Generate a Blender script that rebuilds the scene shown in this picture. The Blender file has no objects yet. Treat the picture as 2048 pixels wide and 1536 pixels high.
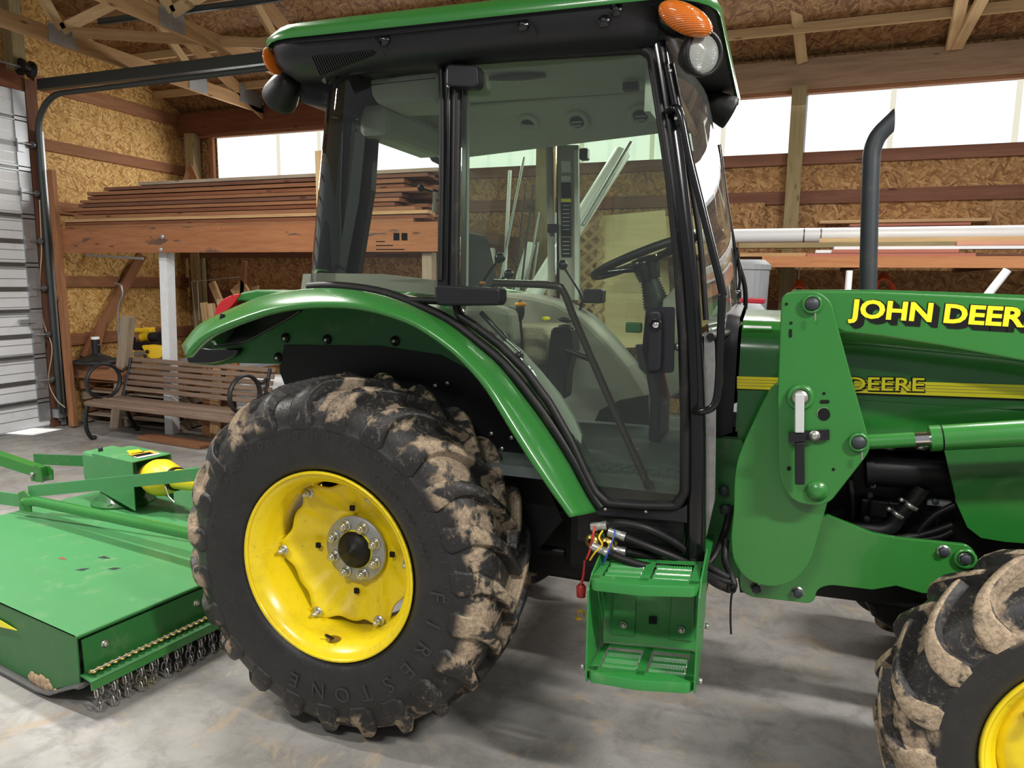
import bpy, bmesh, math, random
import numpy as np
from mathutils import Vector, Matrix, Euler
random.seed(7)
sc = bpy.context.scene
col = sc.collection
R = math.radians
# ------------------------------------------------------------------ camera
FPX, H = 1419.0, 1.771                      # focal length in pixels of a 2048 px wide frame, eye height
YAW, PITCH, ROLL = R(-20.3), R(-8.14), R(0.706)
def _cam():
    cy, sy = math.cos(YAW), math.sin(YAW)
    f = np.array([sy*math.cos(PITCH), cy*math.cos(PITCH), math.sin(PITCH)])
    r = np.array([cy, -sy, 0.0]); u = np.cross(r, f)
    return r*math.cos(ROLL)+u*math.sin(ROLL), -r*math.sin(ROLL)+u*math.cos(ROLL), f
CR, CU, CF = _cam()
cd = bpy.data.cameras.new('camera'); cam = bpy.data.objects.new('camera', cd); col.objects.link(cam)
cd.sensor_width = 36.0; cd.lens = FPX/2048*36.0; cd.clip_start = 0.05; cd.clip_end = 100
cam.matrix_world = Matrix(((CR[0], CU[0], -CF[0], 0), (CR[1], CU[1], -CF[1], 0), (CR[2], CU[2], -CF[2], H), (0, 0, 0, 1)))
sc.camera = cam
# ------------------------------------------------------------------ light and exposure
sc.view_settings.view_transform = 'Standard'; sc.view_settings.look = 'None'
sc.view_settings.gamma = 1; sc.view_settings.use_curve_mapping = False
sc.view_settings.exposure = EXPOSURE = 0.5
w = bpy.data.worlds.new('world'); sc.world = w; w.use_nodes = True
w.node_tree.nodes['Background'].inputs[0].default_value = (0.94, 0.96, 1.0, 1)
w.node_tree.nodes['Background'].inputs[1].default_value = 0.21
def area(name, loc, size, energy, target, colr=(1, 1, 1)):
    d = bpy.data.lights.new(name, 'AREA'); d.shape = 'RECTANGLE'; d.size, d.size_y = size; d.energy = energy; d.color = colr
    o = bpy.data.objects.new(name, d); col.objects.link(o); o.location = loc
    o.rotation_euler = (Vector(target)-Vector(loc)).to_track_quat('-Z', 'Y').to_euler(); return o
# the two rows of fluorescent fixtures under the trusses (their housings are built further down)
LAMPS = [((-0.9, -1.3, 4.2), 0.0), ((2.6, 0.6, 4.0), 0.0), ((-5.0, 1.4, 3.8), 0.0), ((-3.4, 3.1, 3.9), 0.0), ((1.4, 4.0, 4.1), 0.0)]
LAMP_W = [80, 195, 125, 90, 80]
for (l, a), e in zip(LAMPS, LAMP_W):
    area('shop_lamp_light', (l[0], l[1], l[2]-0.06), (1.2, 0.16), e, (l[0], l[1]+0.15, 0), (1, 0.97, 0.92))
# daylight entering through the translucent panels of the back wall
area('daylight', (-4.5, 8.0, 3.42), (5.6, 0.5), 60, (-4.5, 4.0, 2.0), (1.0, 0.98, 0.93))
area('daylight', (1.0, 8.0, 3.42), (4.6, 0.5), 60, (1.0, 4.0, 2.0), (1.0, 0.98, 0.93))
sp = bpy.data.lights.new('sun_under_door', 'SPOT'); sp.energy = 2500; sp.spot_size = R(8); sp.shadow_soft_size = 0.02
so = bpy.data.objects.new('sun_under_door', sp); col.objects.link(so); so.location = (-10.4, 5.1, 0.5)
so.rotation_euler = (Vector((-7.95, 5.62, 0.0))-Vector(so.location)).to_track_quat('-Z', 'Y').to_euler()

# ------------------------------------------------------------------ pixels to space (frame of 2048 x 1536)
def ray(px, py): return (px-1024)/FPX*CR-(py-768)/FPX*CU+CF
def U(px, py, Y=None, Z=None, X=None):
    d = ray(px, py)
    s = Y/d[1] if Y is not None else ((Z-H)/d[2] if Z is not None else X/d[0])
    return Vector((d[0]*s, d[1]*s, d[2]*s+H))
def CY(z): return 2.35+0.045*(z-1.0)          # near side plane of the cab leans in towards the roof
def S(px, py, off=0.0):
    d = ray(px, py); s = (2.35+off+0.045*(H-1.0))/(d[1]-0.045*d[2])
    return Vector((d[0]*s, d[1]*s, d[2]*s+H))
YC = 3.05                                     # the tractor's middle plane
def mir(p): return Vector((p[0], 2*YC-p[1], p[2]))

# ------------------------------------------------------------------ mesh collector
WL = {}
class MB:
    def __init__(s): s.v = []; s.f = []; s.m = []; s.s = []
    def add(s, vs, fs, mat, smooth=False):
        n = len(s.v); s.v += [tuple(v) for v in vs]
        for f in fs: s.f.append([i+n for i in f]); s.m.append(mat); s.s.append(smooth)
        return s
    def box(s, c, d, mat, rot=None):
        x, y, z = d[0]/2, d[1]/2, d[2]/2; c = Vector(c); vs = []
        for a, b, e in ((-x,-y,-z),(x,-y,-z),(x,y,-z),(-x,y,-z),(-x,-y,z),(x,-y,z),(x,y,z),(-x,y,z)):
            p = Vector((a, b, e)); p = (rot @ p if rot is not None else p)+c; vs.append(p)
        return s.add(vs, [(0,3,2,1),(4,5,6,7),(0,1,5,4),(1,2,6,5),(2,3,7,6),(3,0,4,7)], mat)
    def bb(s, a, b, mat):                      # box by two corners
        return s.box([(a[i]+b[i])/2 for i in range(3)], [abs(a[i]-b[i]) for i in range(3)], mat)
    def prism(s, pts, a0, a1, mat, axis='y'):
        def P(p, a): return (p[0], a, p[1]) if axis == 'y' else ((a, p[0], p[1]) if axis == 'x' else (p[0], p[1], a))
        n = len(pts); vs = [P(p, a0) for p in pts]+[P(p, a1) for p in pts]
        fs = [list(range(n)), list(range(2*n-1, n-1, -1))]+[(i, n+i, n+(i+1) % n, (i+1) % n) for i in range(n)]
        return s.add(vs, fs, mat)
    def slab(s, pts, nrm, mat):                # polygon of 3D points given thickness along nrm
        n = len(pts); q = [Vector(p)+Vector(nrm) for p in pts]
        fs = [list(range(n)), list(range(2*n-1, n-1, -1))]+[(i, n+i, n+(i+1) % n, (i+1) % n) for i in range(n)]
        return s.add(list(pts)+q, fs, mat)
    def grid(s, rows, mat, closed=False, smooth=True, closev=False):
        n = len(rows[0]); vs = [p for r in rows for p in r]; fs = []
        for i in range(len(rows)-(0 if closev else 1)):
            i2 = (i+1) % len(rows)
            for j in range(n-(0 if closed else 1)):
                j2 = (j+1) % n; fs.append((i*n+j, i*n+j2, i2*n+j2, i2*n+j))
        return s.add(vs, fs, mat, smooth)
    def tube(s, path, r, mat, n=10, flat=None, cap=True, up=None):
        path = [Vector(p) for p in path]; rows = []
        pv = None
        for i, p in enumerate(path):
            t = (path[min(i+1, len(path)-1)]-path[max(i-1, 0)]).normalized()
            if pv is None:
                a = Vector(up) if up else (Vector((0, 0, 1)) if abs(t.z) < 0.9 else Vector((1, 0, 0)))
                u = t.cross(a).normalized()
            else: u = (pv-t*pv.dot(t)).normalized()
            pv = u; v = t.cross(u); rr = r[i] if isinstance(r, (list, tuple)) else r
            ra, rb = (rr, rr) if flat is None else (rr, flat)
            rows.append([p+u*ra*math.cos(k*2*math.pi/n)+v*rb*math.sin(k*2*math.pi/n) for k in range(n)])
        s.grid(rows, mat, closed=True)
        if cap:
            s.add(rows[0], [list(range(n-1, -1, -1))], mat); s.add(rows[-1], [list(range(n))], mat)
        return s
    def lathe(s, prof, c, axis, mat, n=32, a0=0, a1=2*math.pi, capped=False):
        ax = Vector(axis).normalized(); u = ax.orthogonal().normalized(); v = ax.cross(u); c = Vector(c)
        rows = []; full = abs(a1-a0) > 6.28
        for r, h in prof:
            rows.append([c+ax*h+(u*math.cos(a0+(a1-a0)*k/n)+v*math.sin(a0+(a1-a0)*k/n))*r for k in range(n if full else n+1)])
        s.grid(rows, mat, closed=full)
        if capped: s.add(rows[-1], [list(range(len(rows[-1])))], mat); s.add(rows[0], [list(range(len(rows[0])-1, -1, -1))], mat)
        return s
    def bolt(s, c, axis, r, h, mat, n=6):
        return s.lathe([(0, 0), (r, 0), (r, h*0.8), (r*0.8, h), (0, h)], c, axis, mat, n=n)
    def ball(s, c, r, mat, n=12, sx=1, sy=1, sz=1):
        rows = []
        for i in range(n+1):
            a = -math.pi/2+math.pi*i/n
            rows.append([(c[0]+sx*r*math.cos(a)*math.cos(2*math.pi*k/(2*n)), c[1]+sy*r*math.cos(a)*math.sin(2*math.pi*k/(2*n)), c[2]+sz*r*math.sin(a)) for k in range(2*n)])
        return s.grid(rows, mat, closed=True)
    def build(s, name, parent=None, bevel=0, seg=2, solid=0, label=None, origin=None, auto=True):
        V = np.array(s.v, float); lo, hi = V.min(0), V.max(0)
        o_ = np.array(origin) if origin is not None else np.array([(lo[0]+hi[0])/2, (lo[1]+hi[1])/2, lo[2]])
        me = bpy.data.meshes.new(name); me.from_pydata([tuple(v) for v in (V-o_)], [], s.f)
        names = []
        for m in s.m:
            if m not in names: names.append(m)
        for m in names: me.materials.append(MAT[m])
        for p, m, sm in zip(me.polygons, s.m, s.s): p.material_index = names.index(m); p.use_smooth = sm
        bm = bmesh.new(); bm.from_mesh(me); bmesh.ops.recalc_face_normals(bm, faces=bm.faces); bm.to_mesh(me); bm.free()
        me.update()
        o = bpy.data.objects.new(name, me); col.objects.link(o); place(o, tuple(o_), parent)
        if solid:
            m = o.modifiers.new('thick', 'SOLIDIFY'); m.thickness = solid; m.offset = 0
        if bevel:
            m = o.modifiers.new('edge', 'BEVEL'); m.width = bevel; m.segments = seg; m.limit_method = 'ANGLE'; m.angle_limit = R(40)
        if label: o['label'] = label
        return o
def place(o, loc, parent=None):
    if parent is not None:
        o.parent = parent; p = WL[parent.name]; o.location = (loc[0]-p[0], loc[1]-p[1], loc[2]-p[2])
    else: o.location = loc
    WL[o.name] = loc
def tag(o, label, cat, group=None):
    o['label'] = label; o['category'] = cat
    if group: o['group'] = group
    return o
def struct(o): o['kind'] = 'structure'; return o
def empty(name, loc, label, cat, group=None):
    o = bpy.data.objects.new(name, None); o.empty_display_size = 0.1; col.objects.link(o); place(o, tuple(loc)); return tag(o, label, cat, group)
def roundpoly(pts, r, n=4):
    out = []; N = len(pts)
    for i, p in enumerate(pts):
        p = Vector(p[:2]); a = Vector(pts[i-1][:2]); b = Vector(pts[(i+1) % N][:2]); rr = pts[i][2] if len(pts[i]) > 2 else r
        d1 = (a-p); d2 = (b-p); l = min(rr, d1.length*0.48, d2.length*0.48)
        if l < 1e-5: out.append(tuple(p)); continue
        A = p+d1.normalized()*l; B = p+d2.normalized()*l
        for k in range(n+1):
            t = k/n; q = A*(1-t)**2+p*2*t*(1-t)+B*t*t; out.append((q.x, q.y))
    return out
def xz(pp, Y, r=0.0, n=4):
    q = [U(p[0], p[1], Y=Y) for p in pp]; q = [(a.x, a.z)+((p[2],) if len(p) > 2 else ()) for a, p in zip(q, pp)]
    return roundpoly(q, r, n) if r or any(len(p) > 2 for p in pp) else q
def bez(pts, n=8):                              # Catmull-Rom through points
    P = [Vector(p) for p in pts]; P = [P[0]*2-P[1]]+P+[P[-1]*2-P[-2]]; out = []
    for i in range(1, len(P)-2):
        for k in range(n):
            t = k/n; a, b, c, d = P[i-1], P[i], P[i+1], P[i+2]
            out.append(0.5*((2*b)+(c-a)*t+(2*a-5*b+4*c-d)*t*t+(3*b-a-3*c+d)*t**3))
    out.append(P[-2]); return out
def resample(path, n):
    P = [Vector(p) for p in path]; L = [0]
    for a, b in zip(P, P[1:]): L.append(L[-1]+(b-a).length)
    out = []
    for k in range(n):
        d = L[-1]*k/(n-1); i = 0
        while i < len(L)-2 and L[i+1] < d: i += 1
        t = (d-L[i])/max(1e-9, L[i+1]-L[i]); out.append(P[i].lerp(P[i+1], t))
    return out

# ------------------------------------------------------------------ materials
MAT = {}
class NT:
    def __init__(s, name):
        m = bpy.data.materials.new(name); m.use_nodes = True; s.m = m; s.t = m.node_tree; s.N = s.t.nodes; s.L = s.t.links
        s.b = s.N['Principled BSDF']; s.out = s.N['Material Output']; MAT[name] = m
    def n(s, t, **k):
        o = s.N.new(t)
        for a, v in k.items():
            if a.startswith('i_'): s.put(o.inputs[int(a[2:])], v)
            else: setattr(o, a, v)
        return o
    def put(s, inp, v):
        if hasattr(v, 'is_output') or hasattr(v, 'links') and not isinstance(v, (int, float, tuple)): s.L.new(v, inp)
        else: inp.default_value = (v+(1,)) if isinstance(v, tuple) and len(v) == 3 and inp.type == 'RGBA' else v
    def coords(s, scale=(1, 1, 1), rnd=True, rot=None):
        tc = s.n('ShaderNodeTexCoord'); v = tc.outputs['Object']
        if rnd:
            oi = s.n('ShaderNodeObjectInfo'); mm = s.n('ShaderNodeMath', operation='MULTIPLY', i_0=oi.outputs['Random'], i_1=37.0)
            cb = s.n('ShaderNodeCombineXYZ', i_0=mm.outputs[0], i_1=mm.outputs[0], i_2=mm.outputs[0])
            v = s.n('ShaderNodeVectorMath', operation='ADD', i_0=v, i_1=cb.outputs[0]).outputs[0]
        mp = s.n('ShaderNodeMapping'); s.L.new(v, mp.inputs[0]); mp.inputs['Scale'].default_value = scale
        if rot: mp.inputs['Rotation'].default_value = rot
        return mp.outputs[0]
    def noise(s, v, scale=5, detail=4, rough=0.6, dist=0.0):
        o = s.n('ShaderNodeTexNoise'); s.L.new(v, o.inputs['Vector']); o.inputs['Scale'].default_value = scale
        o.inputs['Detail'].default_value = detail; o.inputs['Roughness'].default_value = rough; o.inputs['Distortion'].default_value = dist
        return o.outputs[0]
    def ramp(s, f, stops):
        o = s.n('ShaderNodeValToRGB'); s.L.new(f, o.inputs[0]); e = o.color_ramp.elements
        while len(e) < len(stops): e.new(0.5)
        for a, (p, c) in zip(e, stops): a.position = p; a.color = tuple(c)+(1,) if len(c) == 3 else c
        return o.outputs[0]
    def step(s, f, a, b):
        o = s.n('ShaderNodeMapRange', interpolation_type='SMOOTHSTEP'); s.L.new(f, o.inputs[0]); o.inputs[1].default_value = a; o.inputs[2].default_value = b
        return o.outputs[0]
    def mix(s, f, a, b, bt='MIX'):
        o = s.n('ShaderNodeMix', data_type='RGBA', blend_type=bt)
        s.put(o.inputs[0], f); s.put(o.inputs[6], a); s.put(o.inputs[7], b); return o.outputs[2]
    def math(s, op, a, b=0.0):
        o = s.n('ShaderNodeMath', operation=op); s.put(o.inputs[0], a); s.put(o.inputs[1], b); return o.outputs[0]
    def bump(s, f, st=0.3, dist=0.01):
        o = s.n('ShaderNodeBump'); s.L.new(f, o.inputs['Height']); o.inputs['Strength'].default_value = st; o.inputs['Distance'].default_value = dist
        s.L.new(o.outputs[0], s.b.inputs['Normal'])
    def base(s, c=None, rough=None, metal=None, spec=None, coat=None):
        if c is not None: s.put(s.b.inputs['Base Color'], c)
        if rough is not None: s.put(s.b.inputs['Roughness'], rough)
        if metal is not None: s.b.inputs['Metallic'].default_value = metal
        if spec is not None: s.b.inputs['Specular IOR Level'].default_value = spec
        if coat is not None: s.b.inputs['Coat Weight'].default_value = coat; s.b.inputs['Coat Roughness'].default_value = 0.08
def simple(name, c, rough=0.5, metal=0.0, var=0.12, scale=6, spec=0.5, coat=0.0, dust=0.0, dustc=(0.35, 0.27, 0.18)):
    t = NT(name); v = t.coords(); n = t.noise(v, scale, 5, 0.65)
    lo = tuple(x*(1-var) for x in c); hi = tuple(min(1, x*(1+var)) for x in c)
    cc = t.mix(n, lo, hi)
    if dust:
        d = t.noise(v, scale*2.3, 8, 0.75); f = t.math('MULTIPLY', t.step(d, 0.52, 0.75), dust); cc = t.mix(f, cc, dustc)
        t.base(rough=t.math('ADD', t.math('MULTIPLY', f, 0.4), rough))
    else: t.base(rough=t.math('ADD', t.math('MULTIPLY', n, 0.12), rough-0.06))
    t.base(cc, metal=metal, spec=spec, coat=coat); return t
def wood(name, c1, c2, knots=True, rough=0.75, fine=1.0):
    t = NT(name); v = t.coords((1.2*fine, 14*fine, 14*fine)); n = t.noise(v, 1.6, 6, 0.6, 0.6)
    v2 = t.coords((3*fine, 60*fine, 60*fine)); n2 = t.noise(v2, 2.0, 3, 0.6)
    c = t.ramp(n, [(0.25, c1), (0.5, tuple((a+b)/2 for a, b in zip(c1, c2))), (0.75, c2)])
    c = t.mix(t.math('MULTIPLY', t.step(n2, 0.5, 0.8), 0.35), c, tuple(x*0.45 for x in c1))
    oi = t.n('ShaderNodeObjectInfo'); c = t.mix(t.math('MULTIPLY', oi.outputs['Random'], 0.3), c, tuple(x*0.6 for x in c1))
    if knots:
        vo = t.n('ShaderNodeTexVoronoi'); t.L.new(t.coords((1.6, 6, 6)), vo.inputs['Vector']); vo.inputs['Scale'].default_value = 1.4
        k = t.math('SUBTRACT', 1.0, t.step(vo.outputs['Distance'], 0.05, 0.13)); c = t.mix(t.math('MULTIPLY', k, 0.8), c, tuple(x*0.25 for x in c1))
    t.base(c, rough, spec=0.25); t.bump(n2, 0.25, 0.004); return t
def osb(name, dark=(0.15, 0.065, 0.022), mid=(0.36, 0.19, 0.07), light=(0.62, 0.40, 0.18), plane='yz', scale=1.0):
    t = NT(name); tc = t.n('ShaderNodeTexCoord'); sep = t.n('ShaderNodeSeparateXYZ'); t.L.new(tc.outputs['Object'], sep.inputs[0])
    a, b = {'yz': (1, 2), 'xz': (0, 2), 'xy': (0, 1)}[plane]
    cb = t.n('ShaderNodeCombineXYZ', i_0=sep.outputs[a], i_1=sep.outputs[b], i_2=0.0); v0 = cb.outputs[0]
    wv = t.noise(v0, 3.0*scale, 2, 0.5)
    cols = []; keys = []
    for i, (ang, sx, sy) in enumerate(((12, 9, 46), (-38, 10, 52), (64, 9, 44), (-78, 11, 50), (33, 13, 60))):
        m0 = t.n('ShaderNodeMapping'); t.L.new(v0, m0.inputs[0]); m0.inputs['Rotation'].default_value = (0, 0, R(ang)); m0.inputs['Location'].default_value = (i*3.1, i*1.7, 0)
        mp = t.n('ShaderNodeVectorMath', operation='MULTIPLY', i_0=m0.outputs[0], i_1=(sx*scale, sy*scale, 1.0))
        vo = t.n('ShaderNodeTexVoronoi', voronoi_dimensions='2D'); t.L.new(mp.outputs[0], vo.inputs['Vector']); vo.inputs['Scale'].default_value = 1.0
        s2 = t.n('ShaderNodeSeparateColor'); t.L.new(vo.outputs['Color'], s2.inputs[0])
        edge = t.step(vo.outputs['Distance'], 0.35, 0.75)
        c = t.ramp(s2.outputs[0], [(0.0, dark), (0.3, mid), (0.62, tuple((x+y)/2 for x, y in zip(mid, light))), (1.0, light)])
        c = t.mix(t.math('MULTIPLY', edge, 0.6), c, tuple(x*0.55 for x in mid))
        cols.append(c); keys.append(s2.outputs[1])
    c = cols[0]; k = keys[0]
    for i in range(1, 5):
        gt = t.math('GREATER_THAN', keys[i], k); c = t.mix(gt, c, cols[i]); k = t.math('MAXIMUM', keys[i], k)
    c = t.mix(t.math('MULTIPLY', wv, 0.35), c, mid)
    t.base(c, 0.7, spec=0.3); t.bump(k, 0.25, 0.004); return t
# ------------------------------------------------------------------ the materials of this barn
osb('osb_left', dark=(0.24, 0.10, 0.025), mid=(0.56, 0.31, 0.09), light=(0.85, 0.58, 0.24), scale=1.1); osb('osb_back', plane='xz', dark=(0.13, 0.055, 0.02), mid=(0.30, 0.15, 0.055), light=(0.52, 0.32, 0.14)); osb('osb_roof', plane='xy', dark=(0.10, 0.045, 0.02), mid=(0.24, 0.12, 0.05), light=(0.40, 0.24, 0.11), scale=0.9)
wood('pine', (0.36, 0.20, 0.09), (0.60, 0.38, 0.19)); wood('pine_light', (0.52, 0.34, 0.17), (0.74, 0.54, 0.30))
wood('redwood', (0.16, 0.055, 0.028), (0.28, 0.11, 0.055)); wood('cedar', (0.24, 0.10, 0.048), (0.40, 0.19, 0.09))
wood('beamwood', (0.40, 0.16, 0.065), (0.58, 0.27, 0.12)); wood('treated', (0.24, 0.19, 0.09), (0.40, 0.32, 0.17))
wood('oldwood', (0.26, 0.20, 0.14), (0.44, 0.35, 0.26)); wood('darkwood', (0.13, 0.055, 0.035), (0.22, 0.10, 0.06)); wood('header_wood', (0.26, 0.16, 0.10), (0.40, 0.27, 0.17)); wood('benchwood', (0.13, 0.085, 0.06), (0.27, 0.19, 0.14), knots=False)
wood('plywood', (0.66, 0.52, 0.27), (0.84, 0.70, 0.42), knots=False, fine=0.35)
simple('composite_red', (0.42, 0.14, 0.09), 0.6); simple('pvc', (0.80, 0.82, 0.84), 0.35, var=0.06, scale=3); simple('white_paint', (0.72, 0.74, 0.76), 0.5, var=0.12, scale=9, dust=0.35, dustc=(0.3, 0.27, 0.22))
simple('door_metal', (0.72, 0.74, 0.76), 0.5, 0.0, var=0.07, scale=3, dust=0.3, dustc=(0.35, 0.31, 0.27)); simple('galvanised', (0.42, 0.44, 0.46), 0.42, 0.7, var=0.2, scale=14)
simple('track_steel', (0.055, 0.065, 0.065), 0.5, 0.3); simple('dark_strut', (0.16, 0.16, 0.16), 0.4, 0.6); simple('black_iron', (0.018, 0.018, 0.02), 0.45, 0.2, dust=0.3, dustc=(0.16, 0.14, 0.12))
simple('steel', (0.55, 0.53, 0.50), 0.32, 0.9, var=0.2, scale=20); simple('chrome', (0.8, 0.8, 0.8), 0.12, 1.0, var=0.05); simple('tool_yellow', (0.85, 0.55, 0.02), 0.4); simple('grey_bin', (0.30, 0.32, 0.34), 0.55); simple('red_bin', (0.38, 0.015, 0.03), 0.45)
simple('orange_cord', (0.75, 0.12, 0.04), 0.5); simple('cable_tan', (0.55, 0.42, 0.28), 0.5); simple('insulation', (0.62, 0.30, 0.20), 0.9)
t = wood('stained_beam', (0.30, 0.115, 0.05), (0.46, 0.20, 0.09)); prev = t.b.inputs['Base Color'].links[0].from_socket
v = t.coords((1.0, 4.0, 4.0)); n_ = t.noise(v, 1.9, 5, 0.6, 0.4); f = t.step(n_, 0.60, 0.64); v2 = t.coords((1, 1, 1)); n2 = t.noise(v2, 55, 2, 0.5); f2 = t.math('MULTIPLY', t.step(n2, 0.74, 0.76), t.step(t.noise(v2, 2.5, 3, 0.5), 0.5, 0.6))
c_ = t.mix(t.math('MULTIPLY', f, 0.8), prev, (0.07, 0.055, 0.05)); t.base(t.mix(f2, c_, (0.7, 0.66, 0.62)))
# concrete floor
t = NT('concrete'); v = t.coords((1, 1, 1), rnd=False); n1 = t.noise(v, 0.9, 6, 0.6, 0.4); n2 = t.noise(v, 6.5, 8, 0.7, 0.5); n3 = t.noise(v, 60, 4, 0.7)
c = t.ramp(n1, [(0.3, (0.13, 0.125, 0.115)), (0.5, (0.27, 0.262, 0.248)), (0.7, (0.42, 0.412, 0.40))])
c = t.mix(t.math('MULTIPLY', t.step(n2, 0.42, 0.66), 0.5), c, (0.10, 0.095, 0.085))
dirt = t.noise(t.coords((1, 1, 1), rnd=False), 3.2, 10, 0.78, 0.9); c = t.mix(t.math('MULTIPLY', t.step(dirt, 0.52, 0.62), 0.7), c, (0.38, 0.29, 0.19))
spk = t.noise(v, 95, 2, 0.5); c = t.mix(t.math('MULTIPLY', t.step(spk, 0.70, 0.74), 0.6), c, (0.10, 0.07, 0.045))
c = t.mix(t.math('MULTIPLY', n3, 0.25), c, (0.5, 0.47, 0.43), 'MIX')
t.base(c, t.math('ADD', 0.42, t.math('MULTIPLY', n2, 0.4)), spec=0.4); t.bump(n2, 0.12, 0.01)
# translucent daylight panels: daylight passes through them
t = NT('daylight_panel'); e = t.n('ShaderNodeEmission'); v = t.coords((1, 1, 1), rnd=False); n = t.noise(v, 1.3, 3, 0.5)
rib = t.n('ShaderNodeTexWave', wave_type='BANDS', bands_direction='X'); t.L.new(v, rib.inputs[0]); rib.inputs['Scale'].default_value = 1.15
cc = t.mix(t.math('MULTIPLY', t.step(rib.outputs[1], 0.82, 1.0), 0.5), (1.0, 1.0, 0.97), (0.80, 0.84, 0.82)); cc = t.mix(t.math('MULTIPLY', t.step(n, 0.5, 0.8), 0.3), cc, (0.85, 0.93, 0.97))
t.L.new(cc, e.inputs[0]); e.inputs[1].default_value = 1.0; t.L.new(e.outputs[0], t.out.inputs[0])
t = NT('panel_lap'); e = t.n('ShaderNodeEmission'); e.inputs[0].default_value = (1.0, 0.96, 0.78, 1); e.inputs[1].default_value = 0.60; t.L.new(e.outputs[0], t.out.inputs[0])
t = NT('lamp_tube'); e = t.n('ShaderNodeEmission'); e.inputs[0].default_value = (1, 0.98, 0.94, 1); e.inputs[1].default_value = 9; t.L.new(e.outputs[0], t.out.inputs[0])

# ------------------------------------------------------------------ setting
XL, YB = -8.05, 8.15
ZR0, RS = 4.08, 0.427                                    # roof height at the back wall and its slope
def roofz(y): return ZR0+RS*(YB-y)
struct(MB().bb((XL-0.1, -4, -0.1), (7, YB+0.2, 0), 'concrete').build('floor', origin=(0, 0, 0)))
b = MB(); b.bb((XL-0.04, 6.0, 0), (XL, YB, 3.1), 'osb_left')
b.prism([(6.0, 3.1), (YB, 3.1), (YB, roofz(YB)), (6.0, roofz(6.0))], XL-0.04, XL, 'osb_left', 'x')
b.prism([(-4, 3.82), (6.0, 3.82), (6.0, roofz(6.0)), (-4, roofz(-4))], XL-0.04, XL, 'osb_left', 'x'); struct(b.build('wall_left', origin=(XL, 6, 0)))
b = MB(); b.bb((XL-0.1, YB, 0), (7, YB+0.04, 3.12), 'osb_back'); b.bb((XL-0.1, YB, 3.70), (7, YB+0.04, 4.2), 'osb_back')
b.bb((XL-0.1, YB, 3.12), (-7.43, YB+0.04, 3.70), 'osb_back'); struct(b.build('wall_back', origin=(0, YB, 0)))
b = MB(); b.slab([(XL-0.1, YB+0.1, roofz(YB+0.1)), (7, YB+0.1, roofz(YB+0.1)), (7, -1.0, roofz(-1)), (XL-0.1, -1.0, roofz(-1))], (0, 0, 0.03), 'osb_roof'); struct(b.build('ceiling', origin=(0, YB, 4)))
n = 0
for x0, x1 in ((-7.43, -4.02), (-3.98, -2.45), (-2.42, 0.03), (0.17, 2.35), (2.48, 6.5)):
    n += 1; struct(MB().bb((x0, YB+0.01, 3.12), (x1, YB+0.02, 3.72), 'daylight_panel').build('window_%d' % n))
def board(p0, p1, w, t, mat, name, parent=None, up=(0, 0, 1), bevel=0.0):
    """a board from p0 to p1, its width w along up, its thickness t across; grain runs along it"""
    p0, p1 = Vector(p0), Vector(p1); d = p1-p0; L = d.length; x = d.normalized(); z = (Vector(up)-x*Vector(up).dot(x)).normalized(); y = z.cross(x)
    me_b = MB().box((0, 0, 0), (L, t, w), mat); o = me_b.build(name, origin=(0, 0, 0), bevel=bevel)
    c = (p0+p1)/2; m = Matrix((x, y, z)).transposed().to_4x4(); m.translation = c
    if parent is not None:
        o.parent = parent; m.translation = c-Vector(WL[parent.name])
    o.matrix_local = m; WL[o.name] = tuple(c); return o
tn = [0]
def trim(p0, p1, w, t, mat, up=(0, 0, 1)):
    tn[0] += 1; return struct(board(p0, p1, w, t, mat, 'trim_%d' % tn[0], up=up))
# girts on the left wall and back wall
for z, wd in ((3.28, 0.13), (2.58, 0.14), (1.02, 0.14), (1.72, 0.13)): trim((XL+0.02, 6.0, z), (XL+0.02, YB-0.02, z), wd, 0.04, 'cedar')
trim((XL+0.02, 6.0, 3.95), (XL+0.02, YB-0.02, 3.95), 0.15, 0.04, 'cedar')
for z, wd in ((3.07, 0.12), (2.68, 0.13), (1.55, 0.13), (0.85, 0.13)): trim((XL+0.1, YB-0.02, z), (6.8, YB-0.02, z), wd, 0.04, 'darkwood')
trim((XL+0.05, YB-0.09, 3.88), (-3.4, YB-0.09, 3.88), 0.29, 0.05, 'redwood'); trim((-3.4, YB-0.09, 3.88), (6.8, YB-0.09, 3.88), 0.29, 0.05, 'header_wood'); trim((XL+0.05, YB-0.03, 3.72), (6.8, YB-0.03, 3.72), 0.04, 0.09, 'cedar')
# posts carrying the wall
for x in (-7.74, U(1086, 400, Y=8.02)[0], 0.08, 2.42): trim((x, YB-0.13, 0), (x, YB-0.13, 3.75), 0.14, 0.14, 'treated', up=(0, 1, 0))
trim((-5.15, YB-0.06, 3.1), (-5.15, YB-0.06, 3.75), 0.05, 0.05, 'pine_light', up=(0, 1, 0))
trim((-7.47, YB-0.05, 3.08), (-7.47, YB-0.05, 3.75), 0.05, 0.06, 'cedar', up=(0, 1, 0))
trim((-8.0, YB-0.2, 2.7), (-7.72, YB-0.2, 3.3), 0.09, 0.04, 'pine'); trim((-7.72, YB-0.22, 3.3), (-7.45, YB-0.2, 2.75), 0.09, 0.04, 'cedar')
for x in (-6.4, -5.75, -2.2, -1.4, -0.65, 0.95, 2.0): trim((x, YB+0.0, 3.12), (x, YB+0.0, 3.72), 0.012, 0.05, 'panel_lap', up=(0, 1, 0))
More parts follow.
